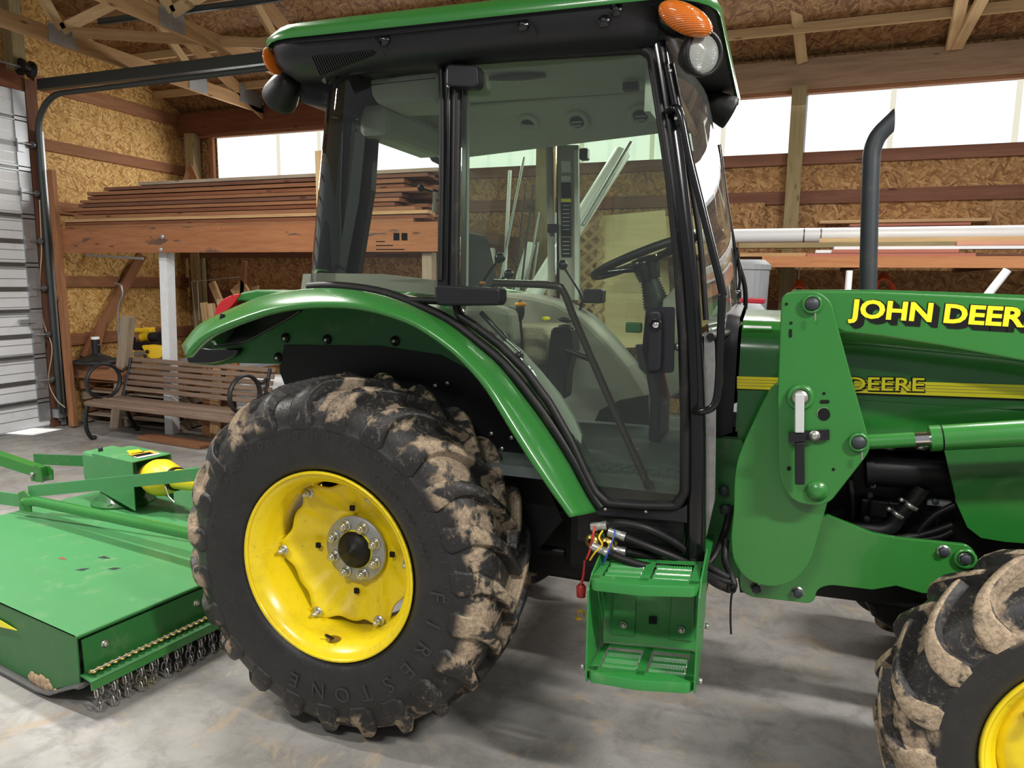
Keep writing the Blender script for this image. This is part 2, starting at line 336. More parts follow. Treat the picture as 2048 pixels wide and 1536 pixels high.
# door opening: header, post and jamb
trim((XL+0.04, 5.93, 0), (XL+0.04, 5.93, 3.95), 0.13, 0.05, 'darkwood', up=(0, 1, 0)); trim((XL+0.02, 3.2, 3.93), (XL+0.02, 5.88, 3.93), 0.24, 0.05, 'redwood')
trim((XL+0.1, 5.75, 4.0), (XL+0.1, 5.75, 5.05), 0.14, 0.14, 'treated', up=(0, 1, 0)); struct(MB().bb((XL-0.06, 3.0, 4.05), (XL-0.03, 5.68, 5.3), 'darkwood').build('trim_90'))
# roof purlins
for k, y in enumerate((7.72, 7.1, 6.48, 5.86, 5.24, 4.62, 4.0, 3.4)):
    trim((XL, y, roofz(y)-0.045), (6.8, y, roofz(y)-0.045), 0.09, 0.04, 'pine_light' if k in (0, 1) else 'pine', up=(0, 0, 1))
# overhead door on the left wall
XD = XL+0.03
door = struct(MB().bb((XD, 2.4, 0.045), (XD+0.03, 5.84, 3.80), 'door_metal').build('door_1', origin=(XD, 4, 0)))
zs = [0.045, 0.58, 1.11, 1.64, 2.17, 2.70, 3.23, 3.80]
b = MB()
for z0, z1 in zip(zs, zs[1:]):
    for k in range(1, 5):
        z = z0+(z1-z0)*k/5; b.bb((XD+0.03, 2.4, z-0.004), (XD+0.033, 5.78, z+0.004), 'galvanised')
b.build('panel_rib', door)
b = MB()
for z in zs[1:-1]: b.bb((XD+0.03, 2.4, z-0.035), (XD+0.04, 5.84, z+0.015), 'dark_strut')
for z in (0.34, 0.86, 1.38, 1.90, 2.44, 2.96, 3.5): b.bb((XD+0.03, 2.4, z-0.03), (XD+0.05, 5.84, z-0.018), 'galvanised'); b.bb((XD+0.03, 2.4, z+0.018), (XD+0.05, 5.84, z+0.03), 'galvanised'); b.bb((XD+0.03, 2.4, z-0.02), (XD+0.035, 5.84, z+0.02), 'dark_strut')
b.build('strut', door)
MB().bb((XD+0.03, 5.70, 0.1), (XD+0.05, 5.84, 3.80), 'galvanised').build('end_stile', door)
for z in zs[1:-1]:
    b = MB().bb((XD+0.05, 5.70, z-0.09), (XD+0.07, 5.78, z+0.05), 'galvanised'); b.lathe([(0.035, 0), (0.035, 0.02)], (XD+0.1, 5.84, z), (0, 1, 0), 'dark_strut', 12, capped=True); b.tube([(XD+0.1, 5.72, z), (XD+0.1, 5.9, z)], 0.008, 'steel', 6); b.build('roller_hinge', door)
MB().bb((XD+0.05, 5.55, 1.25), (XD+0.09, 5.72, 1.29), 'galvanised').bb((XD+0.04, 5.68, 1.18), (XD+0.07, 5.82, 1.36), 'galvanised').build('latch', door)
t_ = empty('door_track', (XD+0.1, 5.9, 0), 'dark steel overhead door track curving up and across to the cab roof', 'door track')
path = [(XD+0.11, 5.92, 0.08), (XD+0.11, 5.92, 3.35)]+[(XD+0.11+0.42*(1-math.cos(a)), 5.92, 3.35+0.42*math.sin(a)) for a in [i*math.pi/16 for i in range(1, 9)]]+[(-3.0, 5.92, 3.80)]
b = MB(); b.tube(path, 0.035, 'track_steel', 8, flat=0.03); b.build('curved_rail', t_)
MB().bb((XL+0.2, 5.90, 3.83), (-3.0, 5.98, 3.93), 'track_steel').bb((XL+0.2, 5.9, 3.93), (-3.0, 6.02, 3.94), 'track_steel').build('top_rail', t_)
MB().bb((XD+0.05, 5.86, 0.12), (XD+0.15, 5.98, 0.22), 'galvanised').bb((XD+0.06, 5.95, 0.02), (XD+0.1, 5.99, 3.4), 'galvanised').build('foot_bracket', t_)
t_ = empty('torsion_shaft', (XD+0.2, 5.6, 3.98), 'steel torsion shaft with a black cable drum above the grey overhead door', 'door shaft')
MB().tube([(XD+0.18, 3.5, 4.02), (XD+0.18, 5.92, 4.02)], 0.014, 'galvanised', 8).build('shaft', t_)
MB().lathe([(0.09, 0), (0.09, 0.02), (0.065, 0.03), (0.06, 0.1), (0.09, 0.11), (0.09, 0.13)], (XD+0.18, 5.72, 4.02), (0, 1, 0), 'black_iron', 20, capped=True).build('cable_drum', t_)
ia, ib = U(195, 48, Z=4.2), U(560, 0, Z=4.2); tag(MB().slab([ia, ib, ib+Vector((0, 0, 0.05)), ia+Vector((0, 0, 0.05))], (0, 0.006, 0), 'track_steel').slab([ia, ib, ib+Vector((0, 0.04, 0)), ia+Vector((0, 0.04, 0))], (0, 0, 0.006), 'track_steel').build('angle_iron'), 'black angle iron bar crossing under the roof trusses at top left', 'steel bar')

# ------------------------------------------------------------------ roof trusses
def truss(x, label, k):
    t = empty('roof_truss', (x, 6, 4.0), label, 'roof truss', None)
    board((x, 2.6, 4.02), (x, 8.05, 4.02), 0.15, 0.04, 'pine', 'bottom_chord', t)
    board((x, 2.6, roofz(2.6)-0.17), (x, 8.1, roofz(8.1)-0.17), 0.15, 0.04, 'pine', 'top_chord', t)
    for y0, y1 in ((6.9, 6.1), (5.2, 6.1), (5.2, 4.2), (3.2, 4.2)):
        board((x+0.01, y0, 4.1), (x+0.01, y1, roofz(y1)-0.2), 0.10, 0.035, 'pine_light', 'web', t)
    for y in (6.9, 5.2, 3.2): MB().bb((x+0.022, y-0.14, 3.95), (x+0.026, y+0.14, 4.12), 'galvanised').build('gang_plate', t)
    MB().bb((x+0.022, 7.6, 4.0), (x+0.026, 8.0, 4.22), 'galvanised').build('gang_plate', t)
truss(-6.55, 'pine roof truss nearest the left wall, over the door track', 0)
truss(-5.2, 'pine roof truss second from the left wall, running behind the cab roof', 1)
tag(board((-6.5, 5.3, 4.1), (-3.6, 6.4, 3.97), 0.09, 0.04, 'pine', 'brace_board'), 'thin pine brace nailed across the two left roof trusses', 'brace')
for k, (a, c_, lab) in enumerate((((1604, 124), (1586, -30), 'pale pine hanger board from the roof right of the cab'), ((1903, 96), (1932, -40), 'upright pine board of the V-shaped pair at the upper right'), ((1912, 96), (1985, -40), 'slanting pine board of the V-shaped pair at the upper right'))):
    p0 = U(*a, Y=8.02); p1 = U(*c_, Y=7.4); tag(board(p0, p1, 0.10, 0.04, 'pine_light', 'hanger_board', up=(1, 0.4, 0)), lab, 'roof board')

# ------------------------------------------------------------------ lumber rack at the left
rk = empty('lumber_rack', (-5.5, 6.0, 0), 'long lumber rack with an orange stained beam and white painted leg', 'rack')
board((-7.85, 6.0, 2.18), (-2.9, 6.0, 2.18), 0.27, 0.045, 'stained_beam', 'front_beam', rk)
board((-8.0, 6.05, 2.18), (-7.4, 6.05, 2.18), 0.26, 0.04, 'oldwood', 'spliced_beam_end', rk)
board((-8.0, 8.0, 2.18), (-2.9, 8.0, 2.18), 0.24, 0.045, 'darkwood', 'rear_beam', rk)
for x in (-7.7, -6.9, -6.1, -5.3, -4.5, -3.7, -3.0): board((x, 6.05, 2.25), (x, 8.0, 2.25), 0.12, 0.04, 'darkwood', 'cross_joist', rk)
board(U(345, 868, Y=6.17), U(333, 505, Y=6.17), 0.11, 0.11, 'white_paint', 'white_leg', rk, up=(0, 1, 0))
board((-3.1, 6.09, 0), (-3.1, 6.09, 2.04), 0.10, 0.10, 'oldwood', 'leg', rk, up=(0, 1, 0))
for p in ((324, 473), (321, 499)): q = U(p[0], p[1], Y=5.977); MB().lathe([(0, 0.012), (0.012, 0.01), (0.026, 0.0)], q, (0, -1, 0), 'galvanised', 14).build('bolt_head', rk)
# the boards: front row one by one, rows behind
rows = [(2.335, 129, 'cedar'), (2.372, 126, 'redwood'), (2.41, 126, 'pine'), (2.447, 146, 'cedar'), (2.49, 155, 'redwood'), (2.53, 124, 'cedar'), (2.575, 155, 'darkwood'), (2.615, 162, 'cedar'), (2.655, 175, 'redwood'), (2.70, 176, 'cedar'), (2.745, 211, 'darkwood'), (2.785, 280, 'oldwood')]
names_ = ['lowest', 'second from the bottom', 'third from the bottom', 'fourth from the bottom', 'fifth from the bottom', 'sixth from the bottom', 'sixth from the top', 'fifth from the top', 'fourth from the top', 'third from the top', 'second from the top', 'topmost']
for i, (z, pxl, m) in enumerate(rows):
    x0 = max(-7.9, U(pxl, 430, Y=6.02)[0]); hgt = 0.03 if i % 3 else 0.034
    x1 = -2.95-0.25*random.random()
    for j in range(3):
        y = 6.03+j*0.2+random.uniform(-.012, .012); xx = x0 if j == 0 else x0-random.uniform(-.35, .25)
        o = board((max(-7.95, xx), y+0.07, z), (x1-0.3*random.random(), y+0.07, z+random.uniform(-.002, .002)), 0.17 if j else 0.15, hgt+0.002, m, 'lumber_board', up=(0, 1, 0))
        if j == 0: tag(o, 'front board of the lumber stack on the rack, %s' % names_[i], 'board', 'lumber stacked on the left rack')
        else: tag(o, 'reddish brown board lying behind the front row of the lumber stack', 'board', 'lumber stacked on the left rack')
def thing_board(a, b_, w_, t_, m, label, name='plank', up=(0, 1, 0), cat='board', group=None): return tag(board(a, b_, w_, t_, m, name, up=up), label, cat, group)
thing_board(U(102, 340, Y=5.95), U(147, 852, Z=0.02), 0.09, 0.05, 'cedar', 'tall reddish stud standing upright beside the overhead door', 'wall_stud', up=(1, 0, 0))
thing_board((-4.15, 5.93, 0.0), (-4.17, 5.93, 2.99), 0.10, 0.04, 'pine_light', 'upright pale pine stud leaning against the rack behind the cab', 'wall_stud', up=(1, 0, 0))
thing_board(U(233, 863, Y=6.16), U(257, 633, Y=6.22), 0.13, 0.09, 'oldwood', 'weathered grey post leaning behind the left armrest of the bench', 'fence_post', up=(1, 0, 0), cat='post')
thing_board(U(168, 716, X=-7.95), U(283, 510, X=-7.95), 0.13, 0.04, 'cedar', 'long brown plank slanting up behind the umbrella base', up=(0, 1, 0))
thing_board(U(188, 716, X=-7.88), U(205, 640, X=-7.9), 0.10, 0.04, 'cedar', 'short light plank leaning just right of the long slanting plank', up=(0, 1, 0))
q = [U(*p, Y=6.6) for p in ((238, 705), (236, 640), (238, 610), (245, 590), (242, 572), (230, 566))]
tag(MB().tube(bez(q, 6), 0.013, 'galvanised', 8).build('bent_conduit'), 'bent grey conduit with a hooked top behind the weathered post', 'pipe')
thing_board(U(170, 510, Y=6.5), U(286, 517, Y=6.7), 0.03, 0.02, 'pvc', 'thin white strip under the lumber rack beam', 'strip', up=(0, 0, 1), cat='strip')
# pallets and crates under the rack
def pallet(c, L, Wd, z, label, mat='darkwood'):
    t = empty('pallet', (c[0], c[1], z), label, 'pallet', 'pallets stacked under the rack')
    for k in range(6): y = c[1]-Wd/2+Wd*(k+0.5)/6; board((c[0]-L/2, y, z+0.125), (c[0]+L/2, y, z+0.125), Wd/7.5, 0.02, mat, 'deck_board', t, up=(0, 1, 0))
    for k in range(3): x = c[0]-L/2+0.05+(L-0.1)*k/2; board((x, c[1]-Wd/2, z+0.068), (x, c[1]+Wd/2, z+0.068), 0.09, 0.045, mat, 'stringer', t)
    for k in range(3): y = c[1]-Wd/2+Wd*(k+0.5)/3; board((c[0]-L/2, y, z+0.012), (c[0]+L/2, y, z+0.012), 0.1, 0.02, mat, 'bottom_board', t, up=(0, 1, 0))
pallet((-7.15, 6.75, 0), 1.5, 1.2, 0.0, 'old dark pallet on the floor, lowest of the left pile', 'oldwood')
pallet((-7.1, 6.75, 0), 1.45, 1.2, 0.14, 'old pallet in the left pile, second from the floor', 'darkwood'); pallet((-7.15, 6.78, 0), 1.5, 1.2, 0.28, 'old pallet in the left pile, third from the floor', 'oldwood'); pallet((-7.12, 6.72, 0), 1.45, 1.2, 0.42, 'old pallet at the top of the left pile', 'cedar')
pallet((-5.55, 7.48, 0), 1.3, 1.2, 0.0, 'dark pallet on the floor behind the bench seat', 'darkwood'); pallet((-5.5, 7.48, 0), 1.3, 1.2, 0.14, 'dark pallet on top of the one behind the bench', 'oldwood')
# patio umbrella base
c0 = tuple(U(194, 726, Y=6.2))
thing_board((-7.9, 6.12, c0[2]-0.1), (-7.05, 6.10, c0[2]-0.1), 0.15, 0.06, 'cedar', 'thick reddish timber lying on the pallet pile', 'timber', up=(0, 0, 1), cat='timber')
t_ = empty('umbrella_base', tuple(U(194, 726, Y=6.2)), 'round black patio umbrella base standing on timber at the left', 'umbrella base')
c0 = tuple(U(194, 726, Y=6.2))
MB().lathe([(0, 0), (0.25, 0), (0.262, 0.02), (0.25, 0.035), (0.18, 0.06), (0.07, 0.10), (0.05, 0.12)], c0, (0, 0, 1), 'black_iron', 40).build('disc', t_)
MB().lathe([(0.045, 0.1), (0.045, 0.29)], c0, (0, 0, 1), 'black_iron', 20).build('tube', t_); MB().lathe([(0, 0.315), (0.045, 0.315), (0.047, 0.29), (0.047, 0.285)], c0, (0, 0, 1), 'pvc', 20).build('white_cap', t_)
MB().tube([(c0[0], c0[1], c0[2]+.22), (c0[0]+0.09, c0[1], c0[2]+0.22)], 0.012, 'steel', 8).build('knob', t_)
thing_board((-7.95, 6.28, c0[2]-0.012), (-7.25, 6.28, c0[2]-0.012), 0.5, 0.02, 'darkwood', 'dark board carrying the umbrella base', up=(0, 1, 0))
# yellow power tools on a grey table
t_ = empty('work_table', (-6.3, 6.9, 0), 'grey folding work table behind the white leg', 'table')
MB().bb((-6.95, 6.5, 0.74), (-5.7, 7.3, 0.78), 'grey_bin').build('table_top', t_)
for x in (-6.9, -5.75):
    for y in (6.55, 7.25): MB().bb((x-0.02, y-0.02, 0.60), (x+0.02, y+0.02, 0.74), 'dark_strut').build('leg', t_)
t_ = empty('circular_saw', (-6.5, 6.6, 0.78), 'yellow and black corded power saw on the work table, upper of two tools', 'power tool')
P0 = U(310, 690, Y=6.7)
MB().bb((P0[0]-0.02, 6.62, P0[2]-0.12), (P0[0]+0.08, 6.78, P0[2]-0.02), 'tool_yellow').tube([U(268, 661, Y=6.7), U(300, 661, Y=6.7)], 0.032, 'tool_yellow', 12).bb(U(286, 655, Y=6.66), U(312, 668, Y=6.74), 'tool_yellow').build('body', t_, bevel=0.012)
MB().tube([U(285, 675, Y=6.7), U(305, 672, Y=6.7)], 0.055, 'tool_yellow', 14).build('motor_cover', t_); MB().tube([U(303, 674, Y=6.68), U(322, 673, Y=6.68)], 0.062, 'black_iron', 16).build('motor_end', t_)
MB().tube(bez([U(270, 675, Y=6.7), U(268, 690, Y=6.7), U(285, 695, Y=6.7), U(310, 690, Y=6.7), U(332, 680, Y=6.7), U(330, 665, Y=6.7), U(322, 660, Y=6.7)], 6), 0.012, 'black_iron', 6).build('power_cord', t_)
MB().bb(U(266, 700, Y=6.65), U(335, 684, Y=6.8), 'black_iron').build('base_plate', t_)
t_ = empty('table_saw', (-6.4, 6.4, 0.78), 'yellow metal tool housing with black knobs behind the bench back', 'power tool')
MB().prism(xz([(281, 690), (312, 693), (325, 697), (324, 716), (300, 718), (290, 705)], 6.35, 3), 6.35, 6.5, 'tool_yellow').build('housing', t_, bevel=0.006)
MB().ball(U(294, 703, Y=6.33), 0.022, 'black_iron').ball(U(290, 712, Y=6.33), 0.02, 'black_iron').build('knob', t_); MB().bb(U(268, 704, Y=6.4), U(290, 712, Y=6.5), 'steel').build('fence_bar', t_)
# white barrel, offcuts and boards under the right end of the rack
MB_ = MB().lathe([(0, 0), (0.29, 0), (0.31, 0.03), (0.31, 0.62), (0.285, 0.68), (0, 0.69)], (-5.35, 6.45, 0), (0, 0, 1), 'white_paint', 40); tag(MB_.build('white_barrel'), 'white plastic barrel standing behind the bench seat', 'barrel')
k = 0
for a, b_, m, lab in (((-6.02, 6.25, 0), (-6.0, 6.3, 1.02), 'cedar', 'short brown plank standing right of the white leg'), ((-5.86, 6.2, 0), (-5.95, 6.35, 0.9), 'pine', 'leaning pine offcut between white leg and barrel'), ((-5.99, 6.40, 0), (-5.74, 6.42, 0.85), 'cedar', 'reddish offcut crossing the one beside the barrel'),
                      ((-4.95, 6.3, 0), (-4.9, 6.5, 1.0), 'cedar', 'reddish board standing right of the white barrel')): thing_board(a, b_, 0.12, 0.04, m, lab, up=(1, 0, 0))
for px_, top, w_, lab in ((408, 605, 0.08, 'pale pine offcut standing behind the fender, leftmost of the bundle'), (422, 607, 0.08, 'pale pine offcut standing behind the fender, second of the bundle'), (441, 598, 0.08, 'pale pine offcut standing beside the red tail light')):
    p = U(px_, top, Y=6.9); thing_board((p[0]+0.12, 6.9, 0.3), p, w_, 0.05, 'pine_light', lab, 'wood_offcut', up=(1, 0, 0))
for a, b_, w_, lab in (((455, 640), (424, 565), 0.09, 'pine offcut slanting to the left above the tail light'), ((492, 600), (474, 570), 0.22, 'square pine offcut sticking up above the tail light'), ((485, 600), (489, 522), 0.06, 'narrow reddish offcut standing tallest above the tail light'), ((515, 600), (510, 573), 0.1, 'small whitish offcut right of the tallest one')):
    thing_board(U(*a, Y=7.1), U(*b_, Y=7.1), w_, 0.04, 'pine' if w_ != 0.06 else 'cedar', lab, 'wood_offcut', up=(1, 0, 0))
tag(MB().tube([U(393, 655, Y=7.0), U(383, 563, Y=7.0), U(480, 554, Y=7.0)], 0.005, 'galvanised', 6).tube([U(399, 640, Y=7.0), U(395, 563, Y=7.0)], 0.005, 'galvanised', 6).build('wire_frame'), 'thin wire sign frame standing in the dark behind the white leg', 'wire frame')
a = U(290, 872, Z=0.02); b_ = U(415, 892, Z=0.02); thing_board(a, b_, 0.2, 0.03, 'cedar', 'loose brown board lying on the concrete in front of the barrel', up=(0, 1, 0))
# door sensor and cable at the jamb
t_ = empty('door_sensor', (-7.85, 5.95, 0.2), 'small galvanised sensor bracket low beside the door track', 'sensor')
MB().bb(U(98, 810, Y=5.9), U(120, 824, Y=5.98), 'galvanised').build('bracket', t_); MB().bb(U(118, 812, Y=5.88), U(138, 826, Y=5.94), 'black_iron').build('sensor', t_)
tag(MB().tube(bez([U(*p, Y=5.86) for p in ((79, 400), (83, 500), (80, 560), (86, 640), (104, 695), (97, 760), (112, 798), (130, 815))], 6), 0.006, 'cable_tan', 6).build('power_cable'), 'thin tan cable hanging down beside the door track', 'cable')
tag(MB().bb((-7.96, 6.02, 0.0), (-7.93, 6.06, 1.5), 'track_steel').bb((-7.93, 6.07, 0), (-7.9, 6.10, 1.2), 'track_steel').build('metal_strip'), 'bundle of dark metal strips standing behind the door track', 'metal strips')
# dark clutter wall seen through the cab: conduits, pipes, plywood, lattice
def pole(a, b_, r, m, label, y0=7.3, y1=7.9, name='conduit', cat='pipe', group='pipes leaning on the back wall'):
    return tag(MB().tube([U(*a, Y=y0), U(*b_, Y=y1)], r, m, 12).build(name), label, cat, group)
pole((985, 640), (1048, 315), 0.016, 'galvanised', 'grey conduit leaning to the right, highest of those behind the seat'); pole((1005, 640), (1020, 342), 0.022, 'pvc', 'thin white pipe standing nearly upright behind the seat')
pole((1020, 640), (1050, 378), 0.010, 'black_iron', 'thin black rod, left of the two behind the seat'); pole((1035, 640), (1066, 370), 0.012, 'black_iron', 'thin black rod, right of the two behind the seat')
pole((1040, 640), (1079, 425), 0.012, 'galvanised', 'thin grey rod in front of the wooden wall post'); pole((1052, 650), (1077, 485), 0.014, 'galvanised', 'short grey conduit behind the gear lever')
pole((1015, 640), (1062, 490), 0.060, 'pvc', 'short thick white pipe leaning behind the seat', name='pvc_pipe'); pole((970, 640), (985, 500), 0.04, 'pvc', 'short white pipe stub behind the seat backrest', name='pvc_pipe')
pole((1060, 600), (1245, 305), 0.090, 'pvc', 'thick white plastic pipe slanting up across the cab view', name='pvc_pipe', y0=7.0, y1=7.8); pole((1165, 450), (1262, 285), 0.025, 'galvanised', 'grey square tube beside the thick slanting pipe', y0=7.2, y1=7.7)
tag(MB().slab([U(*p, Y=7.75) for p in ((1200, 432), (1330, 420), (1345, 690), (1180, 700))], (0, 0.02, 0), 'plywood').build('plywood_sheet'), 'yellowish plywood sheet leaning on the back wall behind the steering wheel', 'plywood sheet')
tag(MB().slab([U(*p, Y=7.85) for p in ((1310, 432), (1430, 432), (1430, 640), (1340, 690))], (0, 0.02, 0), 'plywood').build('plywood_sheet'), 'second plywood sheet standing partly behind the cab door pillar', 'plywood sheet')
tag(MB().slab([U(*p, Y=7.95) for p in ((1098, 425), (1118, 425), (1120, 485), (1098, 485))], (0, 0.01, 0), 'white_paint').build('pegboard'), 'small white pegboard hanging right of the wooden wall post', 'pegboard')
b = MB()
for k in range(9):
    a0 = (1155, 470+k*26); a1 = (1205, 425+k*26); b.slab([U(*a0, Y=7.7), U(*a1, Y=7.7), U(a1[0], a1[1]+9, Y=7.7), U(a0[0], a0[1]+9, Y=7.7)], (0, 0.012, 0), 'pine_light')
    a0 = (1155, 430+k*26); a1 = (1205, 475+k*26); b.slab([U(*a0, Y=7.715), U(*a1, Y=7.715), U(a1[0], a1[1]+9, Y=7.715), U(a0[0], a0[1]+9, Y=7.715)], (0, 0.012, 0), 'pine_light')
tag(b.build('lattice_panel'), 'pale wooden lattice panel leaning left of the plywood sheet', 'lattice')
tag(MB().tube([U(*p, Y=7.9) for p in ((1106, 300), (1104, 380), (1106, 480))], 0.008, 'tool_yellow', 6).build('yellow_cable'), 'yellow cable running down beside the wooden wall post', 'cable')
pz = U(1112, 400, Y=8.0)
thing_board((pz[0]-0.07, 8.0, 0.9), (pz[0]-0.05, 8.0, 3.7), 0.09, 0.04, 'pine_light', 'pale stud beside the wooden wall post behind the cab', 'wall_stud', up=(1, 0, 0))
# ------------------------------------------------------------------ right side shelf
rk = empty('wall_shelf', (1.0, 7.0, 0), 'long pine shelf frame along the back wall at the right', 'shelf')
ys = 6.6
zt = U(1700, 513, Y=ys)[2]; zb = U(1700, 535, Y=ys)[2]; xa = U(1524, 520, Y=ys)[0]
board((xa, ys, (zt+zb)/2), (6.5, ys, (zt+zb)/2), zt-zb, 0.045, 'beamwood', 'front_rail', rk)
board((xa+0.02, ys+0.03, 0), (xa+0.02, ys+0.03, zb), 0.06, 0.045, 'cedar', 'leg', rk, up=(1, 0, 0)); board((xa-0.22, ys+0.6, 0), (xa-0.22, ys+0.6, zb+0.03), 0.12, 0.045, 'cedar', 'leg', rk, up=(1, 0, 0))
for x in (0.6, 1.6, 2.6, 3.6): board((x, ys+0.02, zb+0.03), (x, YB-0.1, zb+0.03), 0.08, 0.04, 'darkwood', 'joist', rk)
board((xa-1.2, ys+0.7, zt+0.012), (6.5, ys+0.7, zt+0.012), 1.3, 0.02, 'darkwood', 'shelf_board', rk, up=(0, 1, 0))
def hb(x0p, x1p, ya, yb, Y, m, label, name='plank', depth=0.14, cat='board', mat=None):
    a = U(x0p, ya, Y=Y); c_ = U(x0p, yb, Y=Y); xe = U(x1p, ya, Y=Y)[0] if x1p < 2048 else 6.0
    return tag(board((a[0], Y+depth/2, (a[2]+c_[2])/2), (xe, Y+depth/2, (a[2]+c_[2])/2), abs(a[2]-c_[2]), depth, m, name), label, cat, 'boards on the right shelf')
hb(1614, 1952, 507, 513, 6.62, 'composite_red', 'brick red deck board, lower of the two on the right shelf'); hb(1665, 1918, 499, 506, 6.62, 'composite_red', 'brick red deck board, upper of the two on the right shelf')
hb(1480, 1613, 506, 513, 6.64, 'pine', 'pine board end at the left of the lower red deck board'); hb(1632, 1665, 500, 506, 6.64, 'pvc', 'short white board end at the left of the upper red deck board'); hb(1669, 2100, 493, 499, 6.66, 'pvc', 'thin white trim board on top of the red deck boards')
hb(1478, 1914, 486, 496, 6.9, 'treated', 'greenish treated plank under the big white pipe'); hb(1640, 2100, 476, 485, 7.0, 'pine_light', 'long yellow pine plank just under the big white pipe'); hb(1915, 2100, 483, 491, 6.85, 'insulation', 'crinkled pinkish sheet at the right end of the shelf', 'insulation_sheet', cat='sheet')
hb(1640, 1982, 441, 447, 8.0, 'pine_light', 'upper light plank behind the big white pipe'); hb(1700, 1942, 448, 453, 7.8, 'composite_red', 'narrow red board just above the big white pipe')
a = U(1470, 473, Y=7.1); c_ = U(1470, 461, Y=7.1)
t_ = empty('drain_pipe', (1.5, 7.2, a[2]-0.07), 'big white plastic drain pipe lying along the right shelf', 'pipe')
zc_ = U(1800, 469, Y=7.3)[2]; MB().tube([(-1.0, 7.3, zc_), (6.5, 7.3, zc_)], 0.068, 'pvc', 24).build('pipe', t_)
for p in (1608, 1642): x = U(p, 469, Y=7.25)[0]; MB().tube([(x-0.006, 7.3, zc_), (x+0.006, 7.3, zc_)], 0.0695, 'dark_strut', 24, cap=False).build('printed_ring', t_)
# osb patch, bins, sticks, cords
tag(MB().slab([U(*p, Y=8.1) for p in ((1455, 408), (1530, 405), (1528, 470), (1455, 470))], (0, 0.015, 0), 'osb_back').build('board_patch'), 'loose square of strand board on the back wall beside the cab', 'board')
def bin_(cx, cy, r, z0, z1, m, label, name, lid=None):
    t = empty(name, (cx, cy, z0), label, 'bin'); pr = [(r*0.85, 0), (r, z1-z0-0.04), (r*1.05, z1-z0-0.04), (r*1.05, z1-z0)]
    b = MB(); rows_ = []
    for rr, h in pr: rows_.append([(cx+rr*math.cos(i*math.pi/24)*(1+(0.02 if i % 2 else 0)), cy+rr*math.sin(i*math.pi/24)*(1+(0.02 if i % 2 else 0)), z0+h) for i in range(48)])
    b.grid(rows_, m, closed=True, smooth=False); b.add(rows_[0], [list(range(48))], m); b.build('body', t)
    b = MB().lathe([(0, z1-z0+0.04), (r*0.8, z1-z0+0.04), (r*1.04, z1-z0)], (cx, cy, z0), (0, 0, 1), lid or m, 40); b.build('lid', t)
pb = U(1505, 520, Y=6.36); bin_(pb[0]-0.05, 6.36, 0.19, 0.6, pb[2]-0.04, 'grey_bin', 'grey ribbed trash can standing behind the red storage bin', 'trash_can')
pb = U(1530, 597, Y=5.9)
t_ = empty('storage_bin', (pb[0]-0.15, 5.9, 0.6), 'red plastic storage bin standing in front of the tall grey trash can', 'bin'); MB().bb((pb[0]-0.32, 5.86, 0.6), (pb[0]-0.03, 6.12, pb[2]-0.04), 'red_bin').build('body', t_, bevel=0.02); MB().bb((pb[0]-0.35, 5.83, pb[2]-0.04), (pb[0], 6.14, pb[2]), 'red_bin').build('rim', t_, bevel=0.01)
tag(MB().bb((-0.9, 5.35, 0), (0.25, 6.56, 0.6), 'darkwood').build('wooden_crate'), 'dark wooden crate carrying the bins behind the tractor hood', 'crate')
pb = U(1492, 618, Y=5.6); bin_(pb[0]-0.02, 5.6, 0.15, 0.6, pb[2], 'grey_bin', 'grey ribbed bin in front of the red storage bin', 'trash_can')
pa = U(1699, 541, Y=5.6); pb2 = U(2015, 540, Y=5.4); pc2 = U(1920, 660, Y=5.4); pd2 = pb2+(pc2-pb2)*(pb2.z-0.03)/(pb2.z-pc2.z)
tag(MB().tube([Vector((pa.x, 5.6, 0)), pa], 0.022, 'pvc', 12).build('pvc_pipe'), 'white pipe standing upright left of the exhaust stack', 'pipe'); tag(MB().tube([pd2, pb2], 0.026, 'pvc', 12).build('pvc_pipe'), 'white pipe slanting up above the loader arm lettering', 'pipe')
def cord(cx, cy, w_, h_, label):
    t = empty('extension_cord', U(cx, cy, Y=7.6), label, 'cord', 'coiled cords on the back wall')
    for k in range(7):
        w2 = w_*(0.5+0.08*k); p = [U(cx+w2*math.sin(a), cy+h_*(1-math.cos(a))*0.5+k*2, Y=7.6-0.01*k) for a in [i*2*math.pi/20 for i in range(21)]]
        MB().tube(p, 0.014, 'orange_cord', 6).build('loop', t)
    MB().tube([U(cx, cy-40, Y=7.6), U(cx, cy+4, Y=7.6)], 0.006, 'steel', 6).build('hook', t)
cord(1598, 560, 28, 140, 'coiled orange cord hanging left of the exhaust stack'); cord(1768, 545, 34, 150, 'coiled orange cord hanging right of the exhaust stack')
# fluorescent fixtures
for k, (l, a) in enumerate(LAMPS):
    t_ = empty('shop_lamp', l, ['shop lamp over the open floor in front of the cab', 'shop lamp over the front wheel', 'shop lamp over the open floor left of the mower', 'shop lamp above the mower', 'shop lamp above the hood'][k]+', twin tubes under the trusses', 'lamp')
    MB().bb((l[0]-0.62, l[1]-0.11, l[2]), (l[0]+0.62, l[1]+0.11, l[2]+0.07), 'white_paint').build('housing', t_)
    for s in (-1, 1): MB().tube([(l[0]-0.6, l[1]+s*0.06, l[2]-0.02), (l[0]+0.6, l[1]+s*0.06, l[2]-0.02)], 0.014, 'lamp_tube', 8).build('tube', t_)
